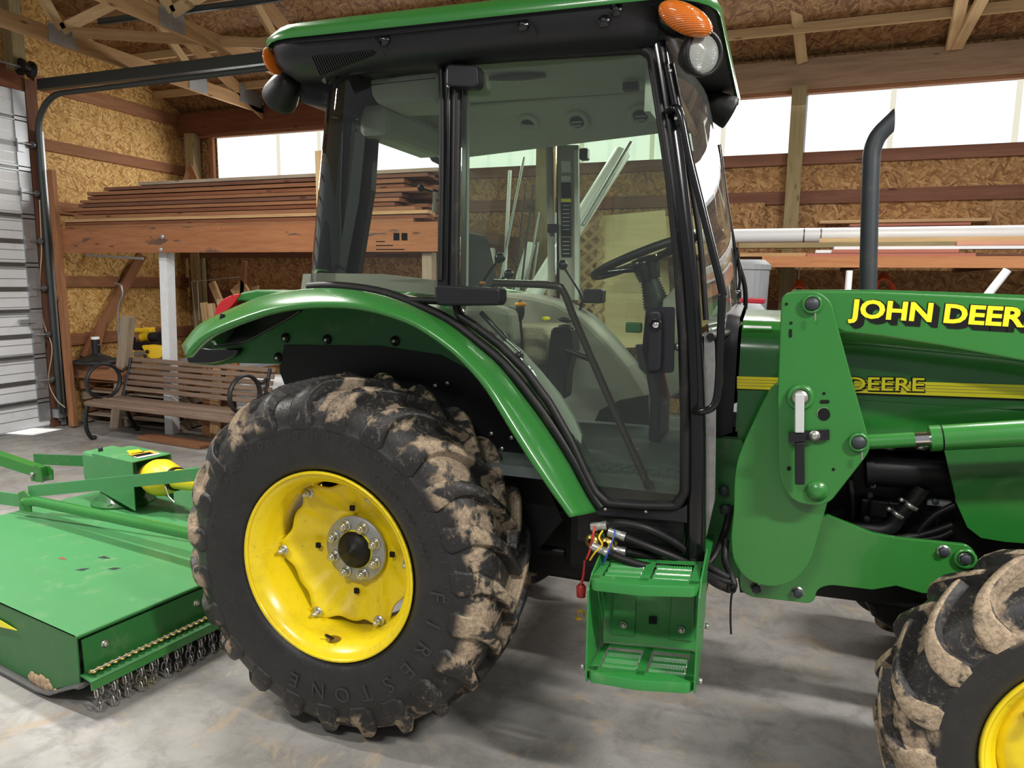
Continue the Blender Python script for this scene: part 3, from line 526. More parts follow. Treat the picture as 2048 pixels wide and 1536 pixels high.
# ------------------------------------------------------------------ park bench
bn = empty('park_bench', (-5.9, 5.6, 0), 'weathered slatted park bench with black iron ends behind the mower', 'bench')
fl, fr_, bl, br = U(172, 803, Z=0.43), U(540, 846, Z=0.43), U(270, 722, Z=0.85), U(566, 742, Z=0.85)
dx = (fr_-fl); dx.z = 0; ln = dx.length; ux = dx.normalized(); uy = Vector((-ux.y, ux.x, 0))
ln = 2.15; o0 = fl
def bp(a, d, z): return o0+ux*a+uy*d+Vector((0, 0, z-o0.z))
for k in range(6): board(bp(0, 0.03+k*0.072, 0.43+0.006*math.sin(k)), bp(ln, 0.03+k*0.072, 0.43+0.006*math.sin(k)), 0.058, 0.028, 'benchwood', 'seat_slat', bn, up=uy, bevel=0.008)
board(bp(0, -0.015, 0.41), bp(ln, -0.015, 0.41), 0.05, 0.03, 'benchwood', 'seat_slat', bn, bevel=0.01)
for k in range(6): z = 0.52+k*0.064; board(bp(0, 0.46+k*0.022, z), bp(ln, 0.46+k*0.022, z), 0.05, 0.022, 'benchwood', 'back_slat', bn, up=(0, 0.3, 1), bevel=0.006)
for a in (0.03, ln-0.06):
    def q(d, z): return bp(a, d, z)
    MB().tube(bez([q(0.0, 0.42), q(-0.03, 0.3), q(-0.04, 0.15), q(0.0, 0.04), q(0.05, 0.02)], 6), 0.024, 'black_iron', 8, flat=0.018).build('front_leg', bn)
    MB().tube(bez([q(0.42, 0.42), q(0.46, 0.25), q(0.55, 0.06), q(0.6, 0.02)], 6), 0.024, 'black_iron', 8, flat=0.018).build('rear_leg', bn)
    MB().tube([q(-0.02, 0.40), q(0.45, 0.40)], 0.02, 'black_iron', 8).tube(bez([q(0.43, 0.42), q(0.47, 0.55), q(0.56, 0.86)], 6), 0.02, 'black_iron', 8).build('side_frame', bn)
    MB().tube([q(0.20+0.20*math.cos(t), 0.635+0.19*math.sin(t)) for t in [R(d) for d in range(-80, 285, 12)]]+[q(0.22, 0.44)], 0.028, 'black_iron', 8, flat=0.018).tube(bez([q(0.36, 0.75), q(0.43, 0.72), q(0.50, 0.76)], 5), 0.017, 'black_iron', 8).build('armrest', bn)
    MB().ball(q(0.04, 0.025), 0.03, 'black_iron', 8, sz=0.8).ball(q(0.58, 0.025), 0.03, 'black_iron', 8, sz=0.8).build('foot', bn)
# ------------------------------------------------------------------ tractor materials
def paint(name, c, dust=0.0, rough=0.28, coat=0.5, dustc=(0.30, 0.30, 0.2)):
    return simple(name, c, rough, 0, 0.08, 3, 0.5, coat, dust, dustc)
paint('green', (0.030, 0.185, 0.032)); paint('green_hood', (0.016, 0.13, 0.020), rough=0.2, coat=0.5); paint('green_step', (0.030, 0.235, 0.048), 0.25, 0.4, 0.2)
paint('green_deck', (0.068, 0.265, 0.095), 0.8, 0.45, 0.15, (0.17, 0.28, 0.13)); paint('green_dull', (0.02, 0.15, 0.03), 0.3, 0.5, 0.1)
paint('yellow', (0.86, 0.66, 0.012), 0.25, 0.25, 0.5, (0.45, 0.33, 0.05)); paint('yellow_decal', (0.90, 0.80, 0.02), 0, 0.4, 0.0); simple('black_decal', (0.008, 0.008, 0.008), 0.6, spec=0.2)
simple('black_plastic', (0.011, 0.011, 0.014), 0.40, var=0.1, spec=0.4); simple('black_gloss', (0.005, 0.005, 0.006), 0.2, coat=0.4, spec=0.4); simple('black_rubber', (0.008, 0.008, 0.0085), 0.5, dust=0.08, spec=0.35); simple('engine_black', (0.006, 0.006, 0.007), 0.45, dust=0.15, dustc=(0.05, 0.045, 0.04), spec=0.35); simple('dusty_black', (0.16, 0.16, 0.155), 0.8, var=0.5, scale=30)
simple('exhaust_grey', (0.045, 0.052, 0.058), 0.5, 0.3, dust=0.1); simple('interior_grey', (0.33, 0.32, 0.27), 0.6); simple('trim_pale', (0.65, 0.68, 0.64), 0.5); simple('headliner', (0.50, 0.52, 0.45), 0.8); simple('seat_fabric', (0.42, 0.37, 0.27), 0.95, var=0.3, scale=60); simple('seat_dark', (0.05, 0.05, 0.05), 0.8); simple('floor_mat', (0.10, 0.12, 0.12), 0.75, dust=0.4, dustc=(0.3, 0.3, 0.28))
simple('orange_knob', (0.85, 0.32, 0.02), 0.4); simple('brown_rail', (0.045, 0.028, 0.02), 0.25, coat=0.4); simple('cast_grey', (0.38, 0.40, 0.40), 0.45, 0.5, var=0.2, scale=25); simple('zinc', (0.60, 0.60, 0.55), 0.3, 0.85, var=0.15, scale=30); simple('worn_lever', (0.55, 0.56, 0.56), 0.45, 0.1, dust=0.3, dustc=(0.05, 0.05, 0.05)); simple('brass', (0.55, 0.40, 0.12), 0.35, 0.9)
simple('red_cap', (0.45, 0.03, 0.03), 0.4); simple('blue_tie', (0.02, 0.06, 0.35), 0.5); simple('label_white', (0.75, 0.75, 0.72), 0.6); simple('label_orange', (0.85, 0.38, 0.03), 0.6); simple('mud', (0.42, 0.30, 0.19), 0.95, var=0.25, scale=40)
simple('rust', (0.35, 0.11, 0.02), 0.8, var=0.3); simple('rubber_text', (0.034, 0.034, 0.034), 0.6); simple('dry_grass', (0.36, 0.30, 0.13), 0.9)
def lens(name, c, rough=0.15, sc_=60, st=0.6):
    t = NT(name); v = t.coords((1, 1, 1)); w_ = t.n('ShaderNodeTexWave', wave_type='BANDS', bands_direction='Z'); t.L.new(v, w_.inputs[0]); w_.inputs['Scale'].default_value = sc_; w_.inputs['Distortion'].default_value = 1.0
    t.base(t.mix(w_.outputs[1], tuple(x*0.6 for x in c), c), rough, coat=0.8); t.bump(w_.outputs[1], st, 0.002); return t
lens('orange_lens', (0.85, 0.20, 0.015)); lens('red_lens', (0.75, 0.010, 0.02), sc_=40); lens('clear_lens', (0.45, 0.47, 0.44), sc_=90); lens('mesh_black', (0.03, 0.03, 0.035), 0.5, 120)
# rusty yellow for the wheel rims
t = NT('rim_yellow'); v = t.coords((1, 1, 1)); n_ = t.noise(v, 9, 7, 0.7); n2 = t.noise(v, 30, 5, 0.7)
c = t.mix(t.step(n_, 0.45, 0.75), (0.88, 0.68, 0.010), (0.72, 0.52, 0.02)); c = t.mix(t.math('MULTIPLY', t.step(n2, 0.62, 0.74), 0.5), c, (0.25, 0.16, 0.04))
t.base(c, 0.28, coat=0.3)
def glass(name, tint, dust):
    t = NT(name); tr = t.n('ShaderNodeBsdfTransparent'); tr.inputs[0].default_value = tint+(1,); gl = t.n('ShaderNodeBsdfGlossy'); gl.inputs['Roughness'].default_value = 0.02
    fr_ = t.n('ShaderNodeFresnel'); fr_.inputs[0].default_value = 1.5
    mx = t.n('ShaderNodeMixShader'); t.L.new(t.math('MULTIPLY', fr_.outputs[0], 1.25), mx.inputs[0]); t.L.new(tr.outputs[0], mx.inputs[1]); t.L.new(gl.outputs[0], mx.inputs[2])
    df = t.n('ShaderNodeBsdfDiffuse'); df.inputs[0].default_value = (0.6, 0.62, 0.58, 1)
    v = t.coords((1, 1, 1)); a = t.noise(v, 5, 5, 0.7); b_ = t.noise(v, 150, 3, 0.6); f = t.math('MULTIPLY', t.step(b_, 0.60, 0.72), t.step(a, 0.4, 0.7)); f = t.math('ADD', t.math('MULTIPLY', f, dust*1.6), dust*0.22)
    m2 = t.n('ShaderNodeMixShader'); t.L.new(f, m2.inputs[0]); t.L.new(mx.outputs[0], m2.inputs[1]); t.L.new(df.outputs[0], m2.inputs[2]); t.L.new(m2.outputs[0], t.out.inputs[0])
glass('cab_glass', (0.88, 0.94, 0.87), 0.03); glass('windscreen_glass', (0.80, 0.86, 0.80), 0.22)
def tyre_mat(name, r0, r1, r2, lug=0.0, amount=1.0):
    """rubber; tan soil is caked on in patches between the radii r0 and r2 (object axes: the wheel's axle is y)"""
    t = NT(name); tc = t.n('ShaderNodeTexCoord'); sep = t.n('ShaderNodeSeparateXYZ'); t.L.new(tc.outputs['Object'], sep.inputs[0])
    r = t.math('SQRT', t.math('ADD', t.math('MULTIPLY', sep.outputs[0], sep.outputs[0]), t.math('MULTIPLY', sep.outputs[2], sep.outputs[2])))
    v = tc.outputs['Object']; n1 = t.noise(v, 7.5, 3, 0.55, 0.4); n2 = t.noise(v, 70, 6, 0.8, 0.8); n3 = t.noise(v, 26, 8, 0.75, 1.5)
    band = t.math('MULTIPLY', t.step(r, r0, r1), t.math('SUBTRACT', 1.0, t.math('MULTIPLY', t.step(r, r2-0.03, r2), 0.3)))
    f = t.math('MULTIPLY', t.step(t.math('ADD', t.math('MULTIPLY', n1, 0.8), t.math('MULTIPLY', n3, 0.2)), 0.50-lug, 0.565-lug), band)
    fine = t.math('MULTIPLY', t.math('MULTIPLY', t.step(n3, 0.50, 0.66), t.step(n2, 0.45, 0.6)), t.math('ADD', t.math('MULTIPLY', band, 0.6), 0.04))
    f = t.math('MINIMUM', 1.0, t.math('MULTIPLY', t.math('MAXIMUM', f, fine), amount)); f = t.math('MULTIPLY', f, t.math('ADD', 0.55, t.math('MULTIPLY', t.step(n2, 0.35, 0.55), 0.45)))
    c = t.mix(t.noise(v, 12, 4, 0.6), (0.012, 0.012, 0.013), (0.030, 0.029, 0.028)); soil = t.mix(n2, (0.31, 0.235, 0.155), (0.50, 0.385, 0.27))
    t.base(t.mix(f, c, soil), t.math('ADD', 0.38, t.math('MULTIPLY', f, 0.55)), spec=0.4); t.bump(t.math('ADD', f, t.math('MULTIPLY', n2, 0.3)), 0.5, 0.006)
tyre_mat('tyre_rear', 0.575, 0.61, 0.665); tyre_mat('lug_rear', 0.55, 0.59, 0.80, 0.0); tyre_mat('tyre_front', 0.40, 0.43, 0.52); tyre_mat('lug_front', 0.3, 0.33, 0.9, 0.10)

# ------------------------------------------------------------------ the tractor
TR = empty('tractor', (-0.4, YC, 0), 'green utility tractor with glass cab, yellow wheels and front loader arms', 'tractor')
def wheel(name, c, Rm, W, Rr, nl, tm, lm, deep, y0=None):
    """c = centre of the rim's outer flange plane; the tyre reaches from there inwards (+y)"""
    cx, cy, cz = c; ax = (0, 1, 0)
    b = MB(); pr = [(Rr, -0.004), (Rr+0.004, 0.006), (Rr-0.004, 0.014), (Rr-0.022, 0.018), (Rr-0.026, 0.035), (Rr-0.040, 0.045), (Rr-0.040, 0.085), (Rr-0.055, 0.11), (Rr-0.058, W*0.62), (Rr-0.02, W*0.8)]
    b.lathe([(Rr-0.012, 0.004)]+pr, c, ax, 'rim_yellow', 72); rim = b.build(name, TR, origin=c)
    m = rim.modifiers.new('thick', 'SOLIDIFY'); m.thickness = 0.006
    # tyre
    b = MB(); wy = cy+W*0.47; h = W/2; q_ = (Rm/0.71)
    half = [(Rr-0.01, 0.80), (Rr+0.02, 0.95), (Rr+0.06, 1.02), ((Rr+Rm)/2-0.01, 1.06), (Rm-0.155*q_, 1.03), (Rm-0.10*q_, 0.94), (Rm-0.066*q_, 0.82), (Rm-0.048*q_, 0.68), (Rm-0.042*q_, 0.5), (Rm-0.040*q_, 0.0)]
    prof = [(r, -h*k) for r, k in half]+[(r, h*k) for r, k in half[::-1][1:]]
    cp = bez([(r, y, 0) for r, y in prof], 3)
    b.lathe([(p.x, p.y) for p in cp], (cx, wy, cz), ax, tm, 96)
    top_ = [(Rm, -0.09), (Rm, 0.30), (Rm-0.004, 0.60), (Rm-0.012*q_, 0.72), (Rm-0.036*q_, 0.86), (Rm-0.075*q_, 0.98), (Rm-0.120*q_, 1.055), (Rm-0.170*q_, 1.075)]
    bas_ = [(Rm-0.055*q_, -0.09), (Rm-0.055*q_, 0.30), (Rm-0.058*q_, 0.56), (Rm-0.070*q_, 0.66), (Rm-0.085*q_, 0.76), (Rm-0.115*q_, 0.88), (Rm-0.150*q_, 0.97), (Rm-0.180*q_, 1.03)]
    TP = resample(bez([(r, y*h, 0) for r, y in top_], 4), 15); BP = resample(bez([(r, y*h, 0) for r, y in bas_], 4), 15)
    for s in (-1, 1):
        for i in range(nl):
            ph = 2*math.pi*(i+(0.5 if s > 0 else 0))/nl+random.uniform(-.006, .006); rows = []
            for k in range(15):
                t_ = k/14; lean = 0.34*(1-(1-min(1, t_/0.72))**1.35)*(0.215/0.71 if False else 1.0)*(W/Rm)/0.61
                a = ph+lean; wd = (0.020+0.010*t_+(0.030*max(0, t_-0.5)/0.5 if t_ < 0.93 else 0.010))*q_**0.5
                if k == 0: wd *= 0.8
                def PT(p, aa): return (cx+p.x*math.cos(aa), wy+s*p.y, cz+p.x*math.sin(aa))
                T_, B_ = TP[k], BP[k]; T2 = T_.lerp(B_, 0.10); da = wd/Rm; db = (wd+0.018*q_)/Rm
                rows.append([PT(B_, a-db), PT(T2, a-da), PT(T_, a-da*0.72), PT(T_, a+da*0.72), PT(T2, a+da), PT(B_, a+db)])
            n0 = len(b.f); b.grid(rows, lm, smooth=True)
            for j in range(n0, len(b.f)):
                if (j-n0) % 5 in (0, 4): b.m[j] = tm; b.s[j] = False
            b.add(rows[0], [list(range(6))], tm); b.add(rows[-1], [list(range(5, -1, -1))], tm)
    b.build('tyre', rim, origin=(cx, wy, cz))
    return rim
RW = (-1.527, 2.13, 0.704)
rw = wheel('rear_wheel', RW, 0.708, 0.44, 0.368, 23, 'tyre_rear', 'lug_rear', 0.14)
# wheel disc: dished, with eight lobes bolted to the rim
b = MB(); rows_ = []; N = 128
for fr_ in (0.0, 0.36, 0.42, 0.55, 0.75, 0.9, 1.0):
    row = []
    for k in range(N):
        a = 2*math.pi*k/N; lob = math.cos(6*(a-R(123))); Rout = 0.283+0.015*lob+0.012*math.cos(12*(a-R(123))); r = 0.075+(Rout-0.075)*fr_
        wave = 0.014*lob*max(0, fr_-0.45)*1.6
        y = RW[1]+0.235-(0.085*(max(0, fr_-0.40)/0.60)**1.0)-wave; row.append((RW[0]+r*math.cos(a), y, RW[2]+r*math.sin(a)))
    rows_.append(row)
b.grid(rows_, 'rim_yellow', closed=True); disc = b.build('wheel_disc', rw, origin=(RW[0], RW[1]+0.15, RW[2])); m = disc.modifiers.new('thick', 'SOLIDIFY'); m.thickness = 0.008; m.offset = 1
def on_disc(r, ang, y): a = R(ang); return (RW[0]+r*math.cos(a), y, RW[2]+r*math.sin(a))
for k in range(6):
    p = on_disc(0.284, 123+60*k, RW[1]+0.128); MB().lathe([(0.0, 0), (0.023, 0), (0.023, -0.004), (0.0, -0.004)], p, (0, 1, 0), 'zinc', 16).bolt((p[0], p[1]-0.004, p[2]), (0, -1, 0), 0.014, 0.014, 'steel').lathe([(0.008, 0), (0.008, 0.035), (0, 0.035)], p, (0, -1, 0), 'zinc', 10).build('rim_bolt', rw)
for k in range(6):
    for da in (-7, 7):
        p = on_disc(0.312, 123+60*k+da, RW[1]+0.15); MB().box(p, (0.02, 0.05, 0.02), 'rim_yellow').build('rim_lug', rw)
for k in range(4): p = on_disc(0.172, 92+90*k, RW[1]+0.203); MB().box(p, (0.018, 0.012, 0.02), 'black_decal').build('square_hole', rw)
HY = RW[1]+0.225
MB().lathe([(0.078, 0), (0.134, 0), (0.137, -0.005), (0.137, -0.014), (0.133, -0.018), (0.078, -0.018)], (RW[0], HY, RW[2]), (0, 1, 0), 'cast_grey', 48).build('hub_ring', rw)
MB().lathe([(0.080, 0.0), (0.080, -0.02), (0.076, -0.024)], (RW[0], HY, RW[2]), (0, 1, 0), 'yellow_decal', 40).build('hub_lip', rw)
MB().lathe([(0.076, -0.01), (0.074, -0.028), (0.05, -0.045), (0.012, -0.056), (0.010, -0.064), (0, -0.065)], (RW[0], HY, RW[2]), (0, 1, 0), 'black_rubber', 40).build('hub_cap', rw)
for k in range(8):
    p = on_disc(0.103, 22+45*k, HY-0.018); MB().lathe([(0, 0), (0.024, 0), (0.024, -0.006), (0.020, -0.009), (0, -0.009)], p, (0, 1, 0), 'zinc', 18).bolt((p[0], p[1]-0.008, p[2]), (0, -1, 0), 0.0195, 0.024, 'zinc').lathe([(0.013, 0.024), (0.011, 0.030), (0, 0.031)], (p[0], p[1]-0.008, p[2]), (0, -1, 0), 'zinc', 10).build('lug_nut', rw)
p = on_disc(0.318, -93, RW[1]+0.07); MB().lathe([(0.03, 0), (0.02, 0.003), (0, 0.004)], p, (0.05, 0, 1), 'brass', 14).tube([p, (p[0]-0.01, p[1]-0.035, p[2]+0.03)], 0.006, 'black_rubber', 8).build('valve_stem', rw)
# far rear wheel
def far_copy(src, dy=None):
    r = src.copy(); col.objects.link(r); r.parent = TR; r.rotation_euler = (0, 0, math.pi); p = WL[src.name]; WL[r.name] = (p[0], 2*YC-p[1], p[2])
    r.location = (p[0]-WL[TR.name][0], 2*YC-p[1]-WL[TR.name][1], p[2])
    for ch in list(src.children): c_ = ch.copy(); col.objects.link(c_); c_.parent = r
    return r
far_copy(rw)
# raised lettering on the sidewall
def text_mesh(s, size, name, mats, extrude=0.002, bold=0.0, shear=0.0, sx=1.0, space=1.0):
    cu = bpy.data.curves.new(name, 'FONT'); cu.body = s; cu.size = size; cu.extrude = extrude; cu.offset = bold; cu.shear = shear; cu.space_character = space; cu.align_x = 'CENTER'; cu.resolution_u = 3
    o = bpy.data.objects.new(name, cu); col.objects.link(o); dg = bpy.context.evaluated_depsgraph_get(); me = bpy.data.meshes.new_from_object(o.evaluated_get(dg)); bpy.data.objects.remove(o)
    vs = [(v.co.x*sx, v.co.y, v.co.z) for v in me.vertices]; fs = [list(p.vertices) for p in me.polygons]; bpy.data.meshes.remove(me); return vs, fs
def ring_text(txt, rad, a0, step, size, y_of_r, wheel_c, parent, name, mat='rubber_text', bold=0.0):
    b = MB()
    for i, ch in enumerate(txt):
        if ch == ' ': continue
        a = R(a0-step*i); vs, fs = text_mesh(ch, size, 'tmp', None, 0.0014, bold)
        out = []
        for x, y, z in vs:
            rr = rad+y; px = rr*math.cos(a)+x*math.sin(a); pz = rr*math.sin(a)-x*math.cos(a); out.append((wheel_c[0]+px, y_of_r-z, wheel_c[2]+pz))
        b.add(out, fs, mat)
    return b.build(name, parent)
yw = RW[1]+0.44*0.47-0.44/2*1.06
ring_text('FIRESTONE', 0.455, -2, 13.0, 0.085, yw-0.0008, RW, rw, 'raised_lettering')
ring_text('ALL TRACTION UTILITY', 0.505, 168, 4.9, 0.034, yw+0.0005, RW, rw, 'raised_lettering'); ring_text('SHOCK FORTIFIED', 0.505, 66, 4.9, 0.034, yw+0.0005, RW, rw, 'raised_lettering')
b = MB(); pv_ = on_disc(0.322, -93, RW[1]+0.07); random.seed(5)
for k in range(16):
    a = 2*math.pi*k/16; r1, r2 = 0.012, random.uniform(0.028, 0.05); c_ = RW; aa = R(-93); 
    def rp(du, dv): t2 = aa+du/0.326; return (RW[0]+0.3265*math.cos(t2), RW[1]+0.07+dv, RW[2]+0.3265*math.sin(t2))
    b.add([rp(0, 0), rp(r2*math.cos(a), r2*math.sin(a)), rp(r2*0.5*math.cos(a+0.3), r2*0.5*math.sin(a+0.3))], [(0, 1, 2)], 'rust')
b.build('rust_stain', rw)
ring_text('FIELD AND ROAD', 0.44, 58, 3.4, 0.02, yw+0.0005, RW, rw, 'raised_lettering')
# front wheel
FW = (0.895, 2.10, 0.535)
fw = wheel('front_wheel', FW, 0.545, 0.32, 0.305, 19, 'tyre_front', 'lug_front', 0.08)
b = MB().lathe([(0.262, 0.09), (0.255, 0.055), (0.235, 0.035), (0.19, 0.03), (0.14, 0.05), (0.13, 0.09), (0.05, 0.09), (0.05, 0.06), (0, 0.06)], FW, (0, 1, 0), 'rim_yellow', 56); b.build('wheel_disc', fw)
for k in range(6):
    a = R(150+60*k); p = (FW[0]+0.215*math.cos(a), FW[1]+0.03, FW[2]+0.215*math.sin(a)); MB().lathe([(0, 0), (0.024, 0), (0.02, -0.006), (0, -0.006)], p, (0, 1, 0), 'brass', 14).bolt((p[0], p[1]-0.005, p[2]), (0, -1, 0), 0.015, 0.028, 'zinc').build('lug_nut', fw)
far_copy(fw)
# axles
MB().tube([(RW[0], 2.38, RW[2]), (RW[0], 3.72, RW[2])], 0.11, 'engine_black', 20).build('rear_axle', TR)
MB().tube([(FW[0], 2.3, FW[2]-0.02), (FW[0], 3.8, FW[2]-0.02)], 0.075, 'engine_black', 16).tube([(FW[0], 2.30, FW[2]+0.14), (FW[0], 2.30, FW[2]-0.14)], 0.09, 'engine_black', 16).build('front_axle', TR)

# ------------------------------------------------------------------ fenders
UP = [(372,695),(401,654),(442,632),(524,597),(590,585),(647,580.5),(709,585),(770,597),(832,621),(893,650),(947,691),(1000,736),(1057,806),(1098,863),(1139,929),(1172,991),(1193,1023)]
LO = [(371,711),(401,679),(442,656),(524,626),(590,613),(647,610),(709,613),(770,626),(832,650),(893,691),(934,728),(975,777),(1016,843),(1057,909),(1098,970),(1127,1011),(1143,1034)]
UP = [tuple(v)[:2] for v in bez([(a, b_, 0) for a, b_ in UP], 3)]; LO = [tuple(v)[:2] for v in bez([(a, b_, 0) for a, b_ in LO], 3)]
YO, YI, YW = 2.15, 2.355, 2.60
def fender(M, name):
    f_ = (lambda p: p) if not M else mir; rows = []; cxz = Vector((RW[0], 0, RW[2]))
    for (ux_, uy_), (lx, ly) in zip(UP, LO):
        O = U(lx, ly, Y=YO); I = U(ux_, uy_, Y=YI); rad = Vector((O.x-cxz.x, 0, O.z-cxz.z)).normalized()
        row = [O-rad*0.012+Vector((0, 0.03, 0)), O-rad*0.012+Vector((0, 0.006, 0)), O+Vector((0, -0.004, 0)), O+rad*0.012+Vector((0, 0.004, 0))]
        for t_ in (0.22, 0.5, 0.78): row.append(O.lerp(I, t_)+rad*0.032*math.sin(t_*math.pi))
        row += [I, I+Vector((0, YW-YI, 0))+rad*0.004]
        row = [f_(p) for p in row]; rows.append(row)
    o = MB().grid(rows, 'green').build(name, TR); m = o.modifiers.new('thick', 'SOLIDIFY'); m.thickness = 0.006
    # inner wall of the fender and the black mud plate behind the wheel
    wall = [(371,708),(401,672),(442,648),(524,618),(590,603),(647,600),(709,603),(770,616),(832,640),(893,680),(934,718),(975,767),(1020,840),(1010,850),(960,760),(880,712),(760,694),(568,692),(562,728),(470,726),(430,731),(390,728)]
    pts = [f_(U(*p, Y=YW)) for p in wall]; MB().slab(pts, (0, 0.008 if not M else -0.008, 0), 'green_dull').build('inner_wall', o)
    pl_ = [(568,690),(760,692),(880,710),(955,750),(1025,838),(1085,950),(1125,1040),(1060,1120),(700,1120),(560,745)]
    MB().slab([f_(U(*p, Y=YW-0.006)) for p in pl_], (0, 0.006, 0), 'engine_black').build('mud_plate', o)
    for p in ((571,676),(654,679),(790,682),(556,715)): q = f_(U(*p, Y=YW-0.004)); MB().lathe([(0.022, 0), (0.02, 0.006), (0, 0.007)], q, (0, -1 if not M else 1, 0), 'black_rubber', 16).bolt(q, (0, -1 if not M else 1, 0), 0.009, 0.014, 'steel').build('fender_bolt', o)
    if not M:
        for p in ((872,771),(896,766),(984,867),(1024,875),(1005,897)): q = U(*p, Y=YW-0.008); MB().bolt(q, (0, -1, 0), 0.010, 0.012, 'zinc').build('fender_bolt', o)
    # rear hump with tail light
    hump = xz([(478,600),(466,606),(470,592),(484,584),(510,579.5),(545,581),(585,586),(600,590),(560,602),(520,606)], 2.40)
    A = [Vector((x, 2.40, z)) for x, z in hump]; MB().slab([f_(p) for p in A], (0, 0.2 if not M else -0.2, 0), 'green').build('rear_hump', o, bevel=0.012)
    tl = xz([(428,634),(431,616),(441,602),(456,592),(482,585.5),(474,598),(462,614),(450,624)], 2.395, 2)
    A = [Vector((x, 2.395, z)) for x, z in tl]; MB().slab([f_(p) for p in A], (0, 0.16 if not M else -0.16, 0), 'red_lens').build('tail_light', o, bevel=0.01)
    if not M:
        MB().slab([U(*p, Y=2.20) for p in ((441,627),(447,629),(442,646),(438,643))], (0, 0.01, 0), 'black_plastic').build('side_marker', o)
        MB().prism(xz([(375,727),(372,712),(384,700),(402,696),(418,699),(478,697),(468,713),(448,722),(420,728)], 2.56, 4), 2.56, 2.6, 'black_gloss').build('lamp_bucket', o, bevel=0.01)
        MB().prism(xz([(384,692),(410,668),(470,640),(540,622),(610,618),(575,640),(520,670),(490,686),(440,694)], 2.585, 6), 2.585, 2.6, 'black_gloss').build('lamp_shell', o, bevel=0.006)
    return o
near_f = fender(False, 'rear_fender'); fender(True, 'rear_fender')
# rubber seal and pale inner frame where the cab meets the fender
sl = [S(p[0]+8, p[1]-8, 0.0) for p in UP if p[0] > 600]; MB().tube(sl, 0.019, 'black_rubber', 8).build('fender_seal', TR)
sl2 = [S(p[0]+27, p[1]-20, 0.05) for p in UP if 905 < p[0] < 1150]; MB().slab([S(*p, 0.035) for p in ((985,672),(1000,670),(1040,700),(1075,738),(1120,792),(1150,840),(1163,872),(1162,888),(1125,845),(1090,790),(1040,722))], (0, 0.02, 0), 'trim_pale').build('inner_frame', TR)
# ------------------------------------------------------------------ cab
CAB = MB().bb((-1.75, 2.40, 1.06), (-0.22, 3.70, 1.10), 'floor_mat').build('cab_floor', TR)
def sside(name, pts, th, mat, off=0.0, bevel=0.0, parent=None, r=0):
    q = [S(p[0], p[1], off) for p in pts]; return MB().slab(q, (0, th, 0), mat).build(name, parent or TR, bevel=bevel)
def stube(name, pts, r, mat, off=0.0, n=10, flat=None, k=6, parent=None, closed=False, smooth=True):
    q = [S(p[0], p[1], off+(p[2] if len(p) > 2 else 0)) for p in pts]; q = bez(q, k) if smooth else q
    return MB().tube(q, r, mat, n, flat=flat).build(name, parent or TR)
sside('sill_panel', [(1186,1002),(1362,1018),(1374,1010),(1374,1046),(1352,1042),(1196,1030),(1180,1015)], 0.06, 'black_plastic')
MB().bb((-0.62, 2.37, 0.86), (-0.25, 2.7, 1.0), 'engine_black').build('sill_box', TR)
for p in ((1211,1018),(1292,1023)): MB().bolt(S(*p, -0.002), (0, -1, 0), 0.006, 0.006, 'zinc').build('sill_bolt', TR)
# pillars
bp_ = sside('rear_pillar', [(879,122),(920,120),(918,610),(873,610)], 0.06, 'black_plastic', 0.0, 0.004)
stube('pillar_groove', [(899,150),(897,400),(893,600)], 0.006, 'black_gloss', -0.006, smooth=False)
sside('pillar_trim', [(916,160),(936,160),(932,620),(912,620)], 0.02, 'trim_pale', 0.07)
for y in (230, 392, 560): MB().bolt(S(926, y, 0.07), (0, -1, 0), 0.007, 0.004, 'steel').build('trim_bolt', TR)
ap = stube('front_pillar', [(1312,80),(1330,190),(1350,330),(1372,520),(1384,680),(1391,840),(1392,1000),(1390,1118)], 0.034, 'black_gloss', 0.03, 16)
ap2 = MB().tube(bez([mir(S(*p, 0.03)) for p in ((1312,80),(1350,330),(1384,680),(1392,1000))], 6), 0.034, 'black_gloss', 12).build('front_pillar', TR)
MB().tube([mir(S(900, y, 0.03)) for y in (130, 600)], 0.03, 'interior_grey', 8, flat=0.02).build('rear_pillar', TR)
stube('windscreen_seal', [(1330,95),(1352,200),(1376,330),(1400,480),(1412,640)], 0.010, 'black_rubber', 0.06)
sside('dusty_corner', [(1408,668),(1426,664),(1430,800),(1428,1005),(1412,1075),(1409,900)], 0.05, 'dusty_black', 0.06)
stube('pillar_hinge', [(1338,132),(1362,250)], 0.02, 'black_gloss', -0.01, 6, smooth=False)
for p in ((1341,142),(1352,237)): MB().bolt(S(*p, -0.03), (0, -1, 0), 0.006, 0.005, 'zinc').build('hinge_bolt', TR)
stube('grab_rail', [(1338,222,0),(1350,216,-.04),(1362,232,-.05),(1380,320,-.05),(1410,440,-.05),(1443,575,-.05),(1444,600,-.05),(1440,700,-.05),(1436,780,-.05),(1427,812,-.05),(1405,823,-.04),(1390,822,0)], 0.0125, 'black_gloss', -0.02, 12, k=8)
MB().tube(bez([U(*p, Y=3.78) for p in ((1438,290),(1452,400),(1470,500),(1489,570),(1490,620),(1484,648))], 8), 0.012, 'black_gloss', 10).build('grab_rail', TR)
